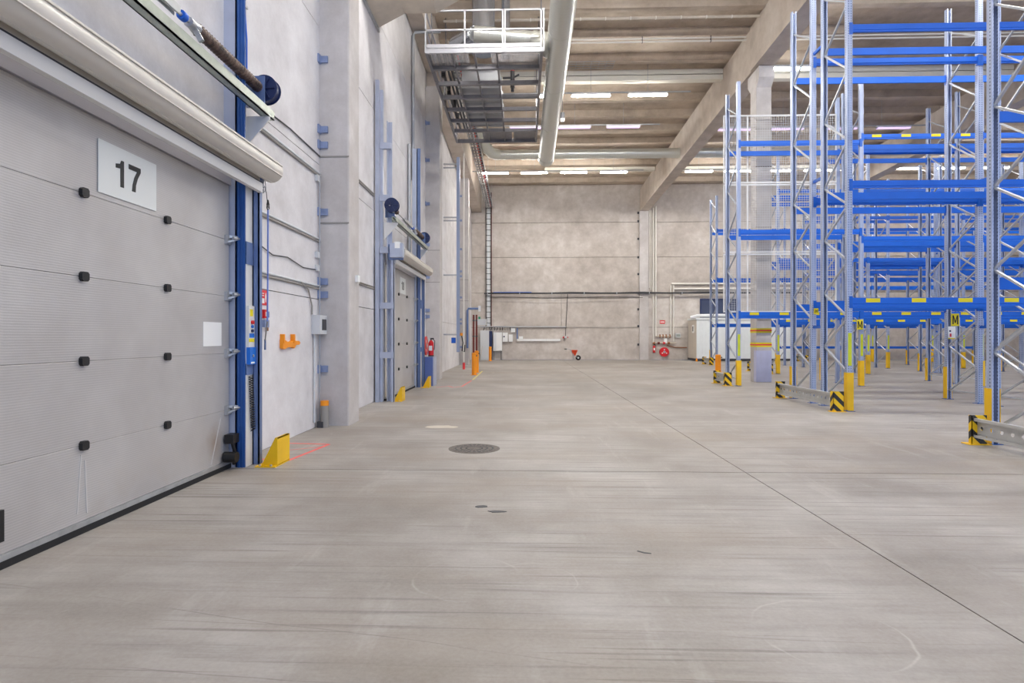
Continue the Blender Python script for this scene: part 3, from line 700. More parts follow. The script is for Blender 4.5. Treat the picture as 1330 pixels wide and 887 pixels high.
def extinguisher(loc, label, big=1.0):
    t = thing('fire_extinguisher', loc, label, 'fire extinguisher')
    b = B().cyl((0, 0, 0.03), (0, 0, 0.42 * big), 0.085, n=16).cyl((0, 0, 0.42 * big), (0, 0, 0.50 * big), 0.085, 0.03, n=16); b.build('bottle', 'red', t)
    B().cyl((0, 0, 0.0), (0, 0, 0.04), 0.088, n=16).build('foot', 'black', t)
    B().cyl((0, 0, 0.5 * big), (0, 0, 0.55 * big), 0.02, n=8).box(-0.02, 0.09, -0.015, 0.015, 0.53 * big, 0.57 * big).build('valve', 'black', t)
    B().tube([(0.05, 0, 0.54 * big), (0.12, 0, 0.48 * big), (0.11, 0, 0.3), (0.10, 0, 0.2)], 0.012, 6).build('hose', 'black', t)
    B().box(-0.05, 0.05, -0.09, -0.08, 0.18, 0.33).build('label_patch', 'white', t)
hose_reel((-3.22, 18.30, 1.22), (0, PI / 2, 0), 'round red fire hose reel on the wall beyond door 18')
extinguisher((-2.89, 18.12, 0.895), 'red fire extinguisher hung above the blue cabinet by door 18')
wallpipe('red_pipe', [(-3.40, 18.3, 0.9), (-3.40, 18.3, 4.2)], 0.02, 'sign_red', 'thin red water pipe above the hose reel by door 18')
o = B().box(XW, XW + 0.012, 17.95, 18.25, 2.0, 2.45).build('wall_sign', 'sign_red'); tag(o, 'red sign on the wall above the hose reel by door 18', 'sign')

# bay beyond column two: vertical rail with arms
t = thing('vertical_rail', (-2.82, 25.0, 0), 'blue-grey vertical steel rail on strut arms between the second and third wall columns', 'rail')
B().box(-0.065, 0.065, -0.03, 0.03, 0.85, 9.2).box(-0.065, -0.05, 0.03, 0.12, 0.85, 9.2).box(0.05, 0.065, 0.03, 0.12, 0.85, 9.2).build('channel', 'tray_blue', t)
for z in (8.9, 8.75, 6.62, 6.48, 4.15, 1.60):
    B().box(-0.63, -0.065, -0.02, 0.02, z - 0.03, z + 0.03).build('strut_arm', 'tray_steel', t)
t = thing('air_hose_station', (-2.85, 25.2, 1.35), 'blue hose coupling with orange cap hanging at the vertical rail', 'hose')
B().box(-0.28, -0.1, -0.05, 0.05, -0.12, 0.12).build('coupling', 'cable_blue', t)
B().cyl((0.14, 0, 0.2), (0.14, 0, 0.32), 0.07, n=10).build('cap', 'orange', t)
B().tube([(0.16, 0, 0.2), (0.22, 0, -0.1), (0.18, 0, -0.45), (0.28, 0, -0.5), (0.3, 0, -0.2)], 0.025, 6).build('hose', 'black', t)
wallpipe('wall_pipe', [(-2.78, 27.0, 10.0), (-2.78, 27.0, 0.35)], 0.03, 'pipe_white', 'thin white pipe beside the vertical rail')
o = B().cyl((-2.78, 27.0, 0.0), (-2.78, 27.0, 0.3), 0.06, n=10).build('hydrant_stub', 'sign_red'); tag(o, 'red floor stub under the thin white pipe', 'pipe')
wallpipe('blue_pipe', [(-3.0, 31.02, 0.9), (-3.0, 31.02, 2.9), (-2.95, 31.02, 3.0), (-2.42, 31.02, 3.0)], 0.06, 'steel_blue', 'bent blue pipe at the third wall column')
o = B().box(-2.42, -2.30, 30.96, 31.12, 2.85, 3.15).build('lamp_box', 'plastic_pale'); tag(o, 'small white box at the end of the bent blue pipe', 'box')

# orange bollards
for x, y, r, hh, lb in ((-1.96, 23.0, 0.095, 0.88, 'front one of the two orange bollards before the brown pipes'), (-1.99, 24.6, 0.09, 0.92, 'rear one of the two orange bollards before the brown pipes'),
                        (-2.10, 36.4, 0.09, 0.90, 'orange bollard standing before the grey electrical cabinet'), (8.33, 25.4, 0.12, 0.74, 'orange bollard behind the short rack barrier')):
    t = thing('bollard', (x, y, 0), lb, 'bollard')
    B().cyl((0, 0, 0.01), (0, 0, hh - 0.03), r, n=18).cyl((0, 0, hh - 0.03), (0, 0, hh), r, r * 0.7, n=18).build('post', 'orange', t)
    B().cyl((0, 0, 0), (0, 0, 0.012), r * 1.5, n=18).build('base_plate', 'orange', t)
    B().cyl((r * 0.9, -r * 0.3, hh - 0.12), (r * 1.3, -r * 0.4, hh - 0.12), 0.025, n=8).build('eyelet', 'dark_grey', t)
for x, lb in ((-2.55, 'left one'), (-2.40, 'right one')):
    t = thing('brown_pipe', (x, 29.6, 0), '%s of two brown sprinkler riser pipes behind the bollards' % lb, 'pipe')
    B().cyl((0, 0, 0), (0, 0, 2.62), 0.05, n=12).build('tube', 'pipe_brown', t)
    for z in (0.5, 1.5, 2.3): B().cyl((0, 0, z), (0, 0, z + 0.06), 0.06, n=12).build('clamp', 'dark_grey', t)
t = thing('valve_box', (-2.35, 29.5, 2.1), 'pale blue valve box beside the brown riser pipes', 'box')
B().box(0, 0.45, 0, 0.3, 0, 0.3).build('case', 'plastic_grey', t); B().box(0.05, 0.15, -0.02, 0, 0.3, 0.42).build('indicator', 'cable_green', t)

# ------------------------------------------------------------------ back wall fittings
YF = YB - 0.005
t = thing('cable_tray', (0, YF - 0.17, 4.36), 'dark cable tray with bundled cables across the back wall', 'cable tray')
B().box(-2.6, 17.9, -0.14, -0.12, -0.05, 0.03).box(-2.6, 17.9, -0.14, 0.0, -0.06, -0.04).build('tray', 'dark_grey', t)
B().tube([(-2.2 + 0.9 * i, -0.10, 0.0 + 0.025 * math.sin(i * 1.3)) for i in range(22)], 0.05, 6).build('cable', 'cable', t)
B().tube([(-2.2 + 0.9 * i, -0.13, -0.30 + 0.04 * math.sin(i * 0.8 + 1)) for i in range(12)], 0.018, 6).build('cable', 'cable', t)
B().tube([(-2.0, -0.15, 0.05), (0.5, -0.15, 0.05)], 0.02, 6).build('cable', 'cable_blue', t)
for i in range(10): B().box(-2.4 + 2.1 * i, -2.36 + 2.1 * i, -0.16, 0.17, -0.10, 0.06).build('bracket', 'tray_steel', t)
t = thing('cable_ladder', (-2.33, YF, 0), 'vertical cable ladder in the left corner of the back wall', 'cable ladder')
B().box(-0.19, -0.15, -0.10, -0.02, 2.2, 11.0).box(0.15, 0.19, -0.10, -0.02, 2.2, 11.0).build('side_rail', 'dark_grey', t)
for i in range(24): B().box(-0.15, 0.15, -0.07, -0.04, 2.4 + 0.36 * i, 2.43 + 0.36 * i).build('rung', 'dark_grey', t)
B().box(-0.10, 0.10, -0.03, -0.015, 2.2, 11.0).build('cable', 'plastic_pale', t)
B().cyl((0.2, -0.04, 2.2), (0.2, -0.04, 11.0), 0.02, n=6).build('cable', 'pipe_brown', t)
t = thing('pipe_rack', (0, YF, 2.12), 'grey pipe run with hanging cables above the electrical cabinets', 'pipe')
B().cyl((-2.9, -0.12, 0.05), (2.75, -0.06, 0.03), 0.04, n=8).build('tube', 'pipe_steel', t)
B().cyl((2.75, -0.05, 0.02), (7.4, -0.05, 0.0), 0.012, n=6).build('tube', 'cable_grey', t)
for i in range(11):
    x = -2.6 + 0.17 * i
    B().tube([(x, -0.1, 0.03), (x + random.uniform(-.05, .05), -0.13, -0.10), (x + random.uniform(-.1, .1), -0.1, -0.19)], 0.025, 5).build('cable', random.choice(['cable', 'dark_grey', 'cable_grey', 'pipe_brown']), t)
t = thing('electrical_cabinet', (-2.85, YF, 0), 'tall grey electrical cabinet with a dark blue side standing in the corner', 'cabinet')
B().box(0.0, 0.58, -0.5, 0.0, 0.0, 1.92).build('body', 'plastic_grey', t); B().box(0.58, 0.78, -0.42, 0.0, 0.0, 1.88).build('side_panel', 'navy', t)
B().box(0.04, 0.54, -0.51, -0.5, 0.05, 1.87).build('door', 'plastic_grey', t)
B().bar((0.0, -0.56, 0.05), (0.15, -0.52, 0.9), 0.03, 0.03).build('leaning_batten', 'insulation', t)
t = thing('electrical_cabinet', (-2.0, YF, 0), 'pale two-door electrical cabinet on thin legs', 'cabinet')
B().box(0.0, 0.56, -0.3, 0.0, 0.58, 1.80).build('body', 'plastic_pale', t)
B().box(0.01, 0.185, -0.315, -0.3, 0.60, 1.78).build('door', 'plastic_pale', t); B().box(0.195, 0.55, -0.315, -0.3, 0.60, 1.78).build('door', 'white', t)
for x in (0.48, 0.54): B().box(x, x + 0.03, -0.28, -0.25, 0, 0.58).build('leg', 'dark_grey', t)
B().box(0.02, 0.05, -0.28, -0.25, 0, 0.58).build('leg', 'dark_grey', t)
for x, w_, z0, z1, lb, k in ((-1.40, 0.34, 1.18, 1.78, 'pale wall box with a blue button next to the two-door cabinet', 1), (-1.0, 0.26, 1.18, 1.66, 'small pale wall box with cables on top', 0), (-0.86, 0.28, 1.80, 2.06, 'white wall box under the grey pipe run', 0), (-0.33, 0.26, 1.36, 1.54, 'white box sitting on the end of the white wall duct', 0)):
    t = thing('wall_box', (x, YF, z0), lb, 'box')
    B().box(0, w_, -0.16, 0, 0, z1 - z0).build('case', 'plastic_pale', t); B().box(0.015, w_ - 0.015, -0.17, -0.16, 0.015, z1 - z0 - 0.015).build('lid', 'white', t)
    if k: B().cyl((0.1, -0.19, 0.34), (0.1, -0.17, 0.34), 0.05, n=12).build('button', 'navy', t)
o = B().box(-0.48, -0.40, YF - 0.1, YF, 1.35, 2.1).build('blue_duct', 'steel_blue'); tag(o, 'short vertical blue cable duct beside the white wall boxes', 'duct')
t = thing('wall_duct', (-0.45, YF, 1.22), 'long white cable duct low on the back wall', 'cable duct')
B().box(0, 2.83, -0.12, 0, 0, 0.15).build('body', 'white', t)
for x in (0.9, 1.9): B().box(x, x + 0.01, -0.123, -0.12, 0, 0.15).build('joint', 'plastic_grey', t)
wallpipe('wall_cable', [(2.86, YF - 0.02, 4.3), (2.80, YF - 0.02, 3.0), (2.74, YF - 0.03, 2.0), (2.72, YF - 0.03, 1.55)], 0.02, 'cable', 'dark cable dropping to the red socket on the back wall', 'cable')
t = thing('wall_socket', (2.72, YF, 1.40), 'grey wall socket with red plugs above the wheelbarrow', 'socket')
B().box(-0.07, 0.07, -0.08, 0, 0, 0.16).build('case', 'plastic_grey', t)
B().cyl((-0.13, -0.05, 0.02), (-0.13, -0.05, 0.12), 0.05, n=8).build('plug', 'red', t); B().cyl((0.15, -0.05, 0.04), (0.15, -0.05, 0.10), 0.04, n=8).build('plug', 'red', t)
B().tube([(-0.05, -0.05, 0.0), (-0.03, -0.05, -0.18), (-0.12, -0.05, -0.18), (-0.12, -0.05, 0.0)], 0.012, 5).build('cord', 'cable', t)
# wheelbarrow
t = thing('wheelbarrow', (2.62, 37.55, 0), 'orange-red wheelbarrow with dark wheel parked by the back wall', 'wheelbarrow')
b = B(); b.hexa([(0.52, -0.12, 0.30), (0.66, -0.12, 0.30), (0.66, 0.12, 0.30), (0.52, 0.12, 0.30)], [(0.40, -0.30, 0.66), (0.80, -0.28, 0.66), (0.80, 0.28, 0.66), (0.40, 0.30, 0.66)]); b.build('tray', 'barrow_red', t)
for s in (-1, 1):
    B().tube([(0.0, s * 0.28, 0.72), (0.2, s * 0.28, 0.74), (0.36, s * 0.26, 0.68), (0.46, s * 0.2, 0.5), (0.60, s * 0.14, 0.28), (0.85, s * 0.05, 0.17)], 0.018, 6).build('handle', 'pipe_steel', t)
    B().tube([(0.50, s * 0.2, 0.42), (0.55, s * 0.22, 0.06), (0.48, s * 0.22, 0.02)], 0.016, 6).build('leg', 'pipe_steel', t)
    B().cyl((-0.03, s * 0.28, 0.72), (0.1, s * 0.28, 0.73), 0.025, n=8).build('grip', 'black', t)
B().cyl((0.85, -0.05, 0.165), (0.85, 0.05, 0.165), 0.165, n=20).build('wheel', 'rubber', t)
B().cyl((0.85, -0.055, 0.165), (0.85, 0.055, 0.165), 0.06, n=12).build('hub', 'plastic_grey', t)
# sprinkler pipes
for x, z0, z1, lb in ((8.17, 4.7, 9.8, 'thin white pipe nearest the pilaster'), (8.28, 4.55, 9.75, 'second thin white pipe from the pilaster'), (8.42, 1.12, 9.9, 'tall white pipe ending at the lower valve line'), (8.58, 1.55, 10.0, 'tall white pipe ending at the upper valve line')):
    yp = YF - (0.03 if z0 > 4 else 0.10)
    wallpipe('riser_pipe', [(x, yp, z0), (x, yp, z1)], 0.03 if z0 > 4 else 0.05, 'pipe_white', lb + ' on the back wall')
for x, z0, lb in ((9.55, 1.55, 'left'), (9.72, 1.2, 'right')):
    wallpipe('riser_pipe', [(x, YF - 0.10, z0), (x, YF - 0.10, 4.85)], 0.05, 'pipe_white', '%s one of the two short white pipes above the hose reel' % lb)
for z, x0, lb in ((4.95, 9.6, 'upper'), (4.62, 9.75, 'lower')):
    wallpipe('header_pipe', [(x0, YF - 0.12, z), (17.8, YF - 0.12, z)], 0.06, 'pipe_white', '%s horizontal white pipe running right along the back wall' % lb)
t = thing('valve_line', (0, YF, 1.5), 'upper brassy valve line between the white pipes on the back wall', 'valve')
B().cyl((8.58, -0.1, 0.05), (9.55, -0.1, 0.05), 0.045, n=8).build('tube', 'insulation', t)
for x in (8.85, 9.05, 9.25, 9.5): B().cyl((x, -0.1, -0.05), (x, -0.1, 0.16), 0.05, n=8).build('valve', 'rust', t)
B().box(9.1, 9.3, -0.15, -0.02, -0.4, -0.1).build('meter', 'white', t)
t = thing('valve_line', (0, YF, 1.05), 'lower red-tagged valve line above the hose reel', 'valve')
B().cyl((8.40, -0.1, 0.06), (9.9, -0.1, 0.06), 0.04, n=8).build('tube', 'insulation', t)
for x, m in ((8.45, 'rust'), (8.75, 'pipe_brown'), (9.1, 'sign_red'), (9.4, 'rust')): B().cyl((x - 0.06, -0.1, 0.05), (x + 0.08, -0.1, 0.05), 0.08, n=8).build('valve', m, t)
t = thing('wall_box', (9.86, YF, 1.45), 'grey meter box with green screen beside the white pipes', 'box')
B().box(0, 0.32, -0.14, 0, 0, 0.28).build('case', 'plastic_grey', t); B().box(0.04, 0.28, -0.15, -0.14, 0.08, 0.22).build('screen', 'zinc_green', t)
wallpipe('hose_pipe', [(9.3, YF - 0.06, 0.95), (9.8, YF - 0.06, 0.82), (10.6, YF - 0.06, 0.80)], 0.03, 'rust', 'rusty pipe leading from the hose reel to the container')
hose_reel((9.12, YF - 0.02, 0.52), (PI / 2, 0, 0), 'red fire hose reel on the back wall beside the white container')
extinguisher((8.46, YF - 0.14, 0.45), 'red fire extinguisher on the back wall left of the hose reel')
o = B().box(8.86, 9.20, YF - 0.01, YF, 2.36, 2.58).build('wall_sign', 'sign_red'); tag(o, 'small red sign on the back wall above the valves', 'sign')
B().box(8.90, 9.16, YF - 0.013, YF - 0.01, 2.44, 2.50).build('print', 'white', o)
# dark window
wn = bpy.data.objects.new('window_1', None); COL.objects.link(wn); wn.location = (11.45, YF, 2.55); wn['kind'] = 'structure'
B().box(0, 2.35, -0.06, 0, 0, 0.07).box(0, 2.35, -0.06, 0, 1.36, 1.43).box(0, 0.08, -0.06, 0, 0.07, 1.36).box(2.27, 2.35, -0.06, 0, 0.07, 1.36).box(1.1, 1.17, -0.05, 0, 0.07, 1.36).build('window_frame', 'navy', wn)
for x0, x1 in ((0.08, 1.1), (1.17, 2.27)): B().box(x0, x1, -0.03, -0.01, 0.07, 1.36).build('pane', 'window_glass', wn)
# office container
t = thing('office_container', (10.65, 36.45, 0), 'white site office container with cream end wall at the back wall', 'container')
B().box(0.0, 5.9, 0.0, 1.85, 0.10, 2.62).build('body', 'container_white', t)
B().box(-0.02, 0.0, 0.02, 1.83, 0.14, 2.56).build('end_wall', 'container_cream', t)
B().box(-0.06, 5.95, -0.05, 1.88, 2.56, 2.68).build('roof_edge', 'container_white', t)
B().box(-0.03, 5.93, -0.03, 1.87, 0.04, 0.16).build('base_frame', 'dark_grey', t)
for i in range(28): B().box(0.15 + 0.2 * i, 0.25 + 0.2 * i, -0.018, 0.0, 0.2, 2.5).build('wall_rib', 'container_white', t)
B().box(-0.05, -0.02, 0.45, 0.85, 1.75, 2.25).build('end_window', 'white', t)
B().box(-0.055, -0.05, 0.55, 0.75, 1.85, 2.15).build('end_pane', 'window_glass', t)
B().tube([(-0.3, 0.3, 2.70), (0.1, 0.25, 2.82), (1.5, 0.25, 2.84), (4.0, 0.3, 2.84)], 0.09, 8).build('roof_pipe', 'plastic_pale', t)
o = B().hexa([(10.5, 36.1, 0), (10.62, 36.1, 0), (10.62, 36.22, 0), (10.5, 36.22, 0)], [(10.54, 36.14, 0.2), (10.58, 36.14, 0.2), (10.58, 36.18, 0.2), (10.54, 36.18, 0.2)]).build('floor_cone', 'orange'); tag(o, 'tiny orange cone on the floor at the container corner', 'cone')

# ------------------------------------------------------------------ ducts under the roof
def zd(y): return 9.38 - 0.037 * (y - 13.7)
def duct(name, p, q, r, mat, parent, n=28):
    """round duct as an object whose local z runs along the duct"""
    p, q = Vector(p), Vector(q); L = (q - p).length
    o = B().cyl((0, 0, 0), (0, 0, L), r, n=n).build(name, mat, parent)
    o.rotation_euler = (q - p).to_track_quat('Z', 'Y').to_euler(); o.location = p; return o
t = thing('round_duct', (0, 0, 0), 'large round ventilation duct hanging along the open floor under the roof', 'duct')
duct('tube', (0.93, 3.0, zd(3)), (0.93, 24.5, zd(24.5)), 0.315, 'spiral_duct', t, 36)
duct('end_cap', (0.93, 24.2, zd(24.2)), (0.93, 24.62, zd(24.62)), 0.335, 'duct_zinc', t, 36)
for y in (5.5, 8.5, 11.5, 14.9, 17.9, 20.9):
    duct('coupling_ring', (0.93, y, zd(y)), (0.93, y + 0.05, zd(y + 0.05)), 0.322, 'duct_zinc', t, 36)
    B().cyl((0.93, y + 0.5, zd(y) + 0.3), (0.93, y + 0.5, z_slab(y)), 0.008, n=6).build('hanger_rod', 'galvanised', t)
B().cyl((0.2, 15.9, zd(15.9) + 0.28), (0.75, 15.9, zd(15.9) + 0.08), 0.24, 0.33, n=24).build('saddle', 'duct_zinc', t)
t = thing('round_duct', (0, 0, 0), 'silver spiral duct lying above the maintenance platform', 'duct')
duct('tube', (-1.35, 16.0, 9.80), (0.25, 16.0, 9.62), 0.21, 'spiral_duct', t)
B().cyl((-1.35, 16.0, 9.80), (-1.95, 16.9, 9.95), 0.21, 0.24, n=24).build('elbow', 'duct_silver', t)
duct('riser', (-1.2, 17.3, 9.9), (-1.2, 17.3, 11.84), 0.34, 'duct_silver', t)
duct('riser', (-0.55, 17.6, 9.9), (-0.55, 17.6, 11.84), 0.13, 'duct_silver', t)
t = thing('round_duct', (0, 0, 0), 'pale round duct crossing the hall and passing through the roof beam', 'duct')
duct('tube', (-1.35, 28.8, 10.47), (21.0, 28.8, 10.47), 0.235, 'spiral_duct', t, 28)
B().tube([(-1.25, 28.8, 10.47), (-1.6, 28.6, 10.5), (-1.8, 28.2, 10.62), (-1.95, 27.5, 10.75), (-2.0, 26.6, 10.8)], 0.27, 18).build('elbow', 'duct_zinc', t)
duct('collar', (-1.5, 28.8, 10.47), (-1.2, 28.8, 10.47), 0.25, 'duct_zinc', t)
t = thing('cable_trunking', (0, 22.6, 11.28), 'cream double cable trunking across the roof ribs before the first lit lamps', 'trunking')
for z0 in (0.0, 0.215): B().box(-2.7, 7.55, -0.15, 0.15, z0, z0 + 0.185).build('section', 'duct_cream', t)
t = thing('cable_trunking', (0, 22.6, 11.28), 'cream double cable trunking above the rack bay', 'trunking')
for z0 in (0.0, 0.215): B().box(8.15, 18.3, -0.15, 0.15, z0, z0 + 0.185).build('section', 'duct_cream', t)
t = thing('cable_trunking', (0, 33.9, 11.05), 'slim cream trunking in front of the last lit lamps', 'trunking')
B().box(1.2, 7.5, -0.15, 0.15, 0, 0.2).build('section', 'duct_cream', t)
for x in (2.0, 4.5, 7.0): B().cyl((x, 0, 0.2), (x, 0, z_slab(33.9) - 11.05), 0.01, n=6).build('hanger_rod', 'galvanised', t)
t = thing('cable_trunking', (0, 33.9, 11.05), 'slim cream trunking over the racks near the back wall', 'trunking')
B().box(8.15, 18.3, -0.15, 0.15, 0, 0.2).build('section', 'duct_cream', t)
t = thing('twin_pipe', (0, 20.0, 11.62), 'pair of thin white sprinkler pipes under the ribs', 'pipe')
for k in (0, 0.11): B().cyl((-2.6, 0, -k), (7.5, 0, -k), 0.03, n=8).build('tube', 'pipe_white', t)
for x in (-1.0, 1.5, 4.0, 6.3): B().box(x, x + 0.02, -0.035, 0.035, -0.15, 0.06).build('hanger', 'dark_grey', t)
t = thing('twin_pipe', (0, 20.0, 11.62), 'pair of thin white sprinkler pipes above the rack bay', 'pipe')
for k in (0, 0.11): B().cyl((8.15, 0, -k), (18.3, 0, -k), 0.03, n=8).build('tube', 'pipe_white', t)
t = thing('clamped_pipe', (0, 18.85, 11.60), 'single grey pipe with bright clamps at the slab joint', 'pipe')
B().cyl((-2.6, 0, 0.1), (7.5, 0, 0.1), 0.045, n=8).build('tube', 'insulation', t)
for i in range(12): B().cyl((-2.2 + 0.8 * i, 0, 0.1), (-2.17 + 0.8 * i, 0, 0.1), 0.055, n=8).build('clamp', 'pipe_white', t)
t = thing('grille', (2.0, 21.7, 11.66), 'rectangular wire grille under the roof next to the lit lamps', 'grille')
g_ = B()
for i in range(9): g_.box(-0.9 + 0.28 * i, -0.885 + 0.28 * i, 0, 0.6, 0, 0.02)
for i in range(4): g_.box(-0.9, 1.36, 0.19 * i, 0.19 * i + 0.015, 0, 0.02)
g_.build('wires', 'pipe_steel', t)
t = thing('camera_dome', (1.55, 23.6, 10.15), 'small dark camera dome hanging below the lit lamps', 'camera_dome')  # camera dome on a ceiling rod, not a light source
B().cyl((0, 0, 0.12), (0, 0, 0.36), 0.09, n=12).cyl((0, 0, 0.36), (0, 0, z_slab(23.6) - 10.17), 0.012, n=6).build('body', 'dark_grey', t); B().cyl((0, 0, 0.0), (0, 0, 0.12), 0.075, 0.09, n=12).build('lens', 'white', t)
# wall intake hood
t = thing('intake_duct', (0, 0, 0.27), 'insulated intake duct leaving the left wall high above door 18', 'duct')
B().hexa([(-3.44, 12.2, 8.48), (-3.44, 13.65, 8.48), (-2.72, 13.3, 8.62), (-2.72, 12.75, 8.62)], [(-3.44, 12.2, 9.6), (-3.44, 13.65, 9.6), (-2.72, 13.3, 9.3), (-2.72, 12.75, 9.3)]).build('hood', 'insulation', t)
B().box(-3.45, -3.40, 12.12, 13.73, 8.42, 9.66).build('flange', 'galvanised', t)
B().box(-2.72, -2.0, 12.75, 13.3, 8.62, 9.3).build('trunk', 'insulation', t)
B().hexa([(-2.0, 12.75, 8.62), (-2.0, 13.3, 8.62), (-1.2, 13.3, 9.05), (-1.2, 12.75, 9.05)], [(-2.0, 12.75, 9.3), (-2.0, 13.3, 9.3), (-1.2, 13.3, 9.75), (-1.2, 12.75, 9.75)]).build('rising_trunk', 'insulation', t)
for y in (12.7, 13.2): B().cyl((-1.5, y + 0.05, 9.4), (-1.5, y + 0.05, 12.0), 0.01, n=6).build('hanger_rod', 'galvanised', t)
# ceiling cable ladder along the left beam
t = thing('cable_ladder', (-2.25, 0, 0), 'cable ladder with red and white cables along the left edge beam', 'cable ladder')
zl = lambda y: 10.35 - 0.033 * (y - 26)
for k in (-0.22, 0.22): slopebox(k - 0.015, k + 0.015, 19.0, 38.3, zl, lambda y: zl(y) + 0.09).build('side_rail', 'tray_steel', t)
for i in range(48):
    y = 19.2 + 0.4 * i; B().box(-0.2, 0.2, y, y + 0.05, zl(y), zl(y) + 0.03).build('rung', 'tray_steel', t)
for k, m in ((-0.13, 'white'), (-0.06, 'cable_grey'), (0.02, 'white'), (0.09, 'red'), (0.15, 'cable')):
    B().cyl((k, 19.0, zl(19) + 0.06), (k, 38.2, zl(38.2) + 0.06), 0.025, n=6).build('cable', m, t)
for y in (21, 25, 29, 33, 37): B().cyl((-0.22, y, zl(y)), (-0.22, y, z_slab(y)), 0.01, n=6).cyl((0.22, y, zl(y)), (0.22, y, z_slab(y)), 0.01, n=6).build('hanger_rod', 'galvanised', t)

# ------------------------------------------------------------------ maintenance platform
t = thing('maintenance_platform', (0, 0, 9.0), 'suspended steel maintenance platform with railing and open grating under the roof', 'platform')
X0, X1, Y0, Y1 = -2.62, 0.50, 15.4, 22.6
B().box(X0, X1, Y0, Y0 + 0.05, 0.0, 0.12).build('edge_beam', 'platform_light', t)
B().box(X0 + 0.05, X1 - 0.05, Y0 - 0.012, Y0, 0.13, 0.23).build('toe_board', 'platform_light', t)
B().box(X0, X1, Y1 - 0.06, Y1, 0.0, 0.14).build('edge_beam', 'platform_steel_shaded', t)
for x in (X0, X1 - 0.07): B().box(x, x + 0.07, Y0 + 0.05, Y1 - 0.06, 0.0, 0.14).build('side_beam', 'platform_steel_shaded', t)
for k in range(6):
    y = 16.4 + k
    B().box(X0 + 0.07, X1 - 0.07, y - 0.05, y + 0.05, 0.0, 0.012).box(X0 + 0.07, X1 - 0.07, y - 0.006, y + 0.006, 0.012, 0.13).build('joist', 'platform_steel_shaded', t)
for x in (-1.95, -1.35, -0.75): B().box(x, x + 0.05, Y0 + 0.05, Y1 - 0.06, 0.04, 0.10).build('stringer', 'platform_steel_shaded', t)
gr = B()
def grate(xa, xb, ya, yb):
    x = xa
    while x < xb: gr.box(x, x + 0.005, ya, yb, 0.13, 0.155); x += 0.055
    y = ya
    while y < yb: gr.box(xa, xb, y, y + 0.005, 0.14, 0.155); y += 0.055
grate(X0 + 0.08, -1.5, Y0 + 0.06, 16.4); grate(-0.9, X1 - 0.08, Y0 + 0.06, 16.4)
for x0, x1 in ((-1.55, -0.45), (-0.38, 0.42)): B().box(x0, x1, 21.46, 22.54, 0.10, 0.13).build('floor_plate', 'platform_steel_shaded', t)
tag(gr.build('grating', 'platform_steel_shaded', t), kind='stuff')
for x in (X0 + 0.02, -1.56, -0.56, -0.50, X1 - 0.05, X1 + 0.02): B().box(x - 0.02, x + 0.02, Y0 - 0.02, Y0 + 0.02, 0.0, 1.13).build('rail_post', 'platform_light', t)
for a, b in ((X0, -0.56), (-0.50, X1)):
    for z in (1.11, 0.60): B().box(a, b, Y0 - 0.02, Y0 + 0.02, z - 0.02, z + 0.02).build('rail', 'platform_light', t)
for x in (X0 + 0.02, X1 - 0.02):
    for z in (1.11, 0.60): B().box(x - 0.02, x + 0.02, Y0, Y1, z - 0.02, z + 0.02).build('rail', 'platform_light', t)
    for y in (17.2, 19.0, 20.8, Y1 - 0.02): B().box(x - 0.02, x + 0.02, y - 0.02, y + 0.02, 0.0, 1.13).build('rail_post', 'platform_light', t)
    for y in (16.4, 19.4, 22.4): B().cyl((x, y, 0.1), (x, y, z_slab(y) - 9.0), 0.02, n=6).build('hanger_rod', 'platform_steel_shaded', t)
t = thing('air_unit', (-1.95, 17.95, 9.15), 'grey sheet metal air handling box on the maintenance platform', 'air unit')
for k in range(3):
    B().box(0.03, 1.2, 0.05 + k * 1.1, 1.02 + k * 1.1, 0.02, 0.75).build('case_section', 'tray_steel', t)
    B().box(0.0, 1.23, 1.02 + k * 1.1, 1.08 + k * 1.1, 0.0, 0.78).build('flange', 'galvanised', t)
t = thing('service_pipes', (-2.3, 0, 9.2), 'dark service pipes with valves on the left of the maintenance platform', 'pipe')
for k, r in ((0.0, 0.05), (0.16, 0.035), (0.27, 0.03)): B().cyl((k - 0.12, 16.0, 0.25), (k - 0.12, 22.3, 0.25), r, n=8).build('tube', 'dark_grey', t)
for y in (17.5, 18.8, 20.2, 21.4): B().cyl((-0.12, y, 0.1), (-0.12, y, 0.5), 0.06, n=8).build('valve', 'cable', t)
t = thing('pump', (-0.35, 17.9, 9.12), 'small pump with red cap on the maintenance platform', 'pump')
B().cyl((0, 0, 0), (0, 0, 0.5), 0.07, n=10).tube([(-0.3, 0, 0.3), (0, 0, 0.3), (0.2, 0, 0.4)], 0.03, 6).build('body', 'dark_grey', t); B().cyl((0, 0, 0.5), (0, 0, 0.62), 0.06, n=10).build('cap', 'red', t)
B().cyl((0, 0, -0.12), (0, 0, 0), 0.05, n=8).build('foot', 'dark_grey', t)

# ------------------------------------------------------------------ pallet racking
XS = [6.56, 10.24, 13.80, 17.30, 20.80, 24.3, 27.8, 31.3]
FD = 1.06
def upright_mesh(h):
    b = B(); w_, d_, t_ = 0.052, 0.095, 0.004
    b.box(-w_, w_, 0, t_, 0, h).box(-w_, -w_ + t_, t_, d_, 0, h).box(w_ - t_, w_, t_, d_, 0, h)
    b.box(-w_ + t_, -w_ + 0.024, d_ - t_, d_, 0, h).box(w_ - 0.024, w_ - t_, d_ - t_, d_, 0, h)
    return b.mesh('upright', 'perforated_steel')
RK = {'u9.4': upright_mesh(9.40), 'u9.3': upright_mesh(9.30), 'u9.0': upright_mesh(9.00)}
RK['plate'] = B().box(-0.09, 0.09, -0.04, 0.12, 0, 0.008).cyl((-0.07, -0.02, 0.008), (-0.07, -0.02, 0.03), 0.012, n=6).mesh('base_plate', 'deep_blue')
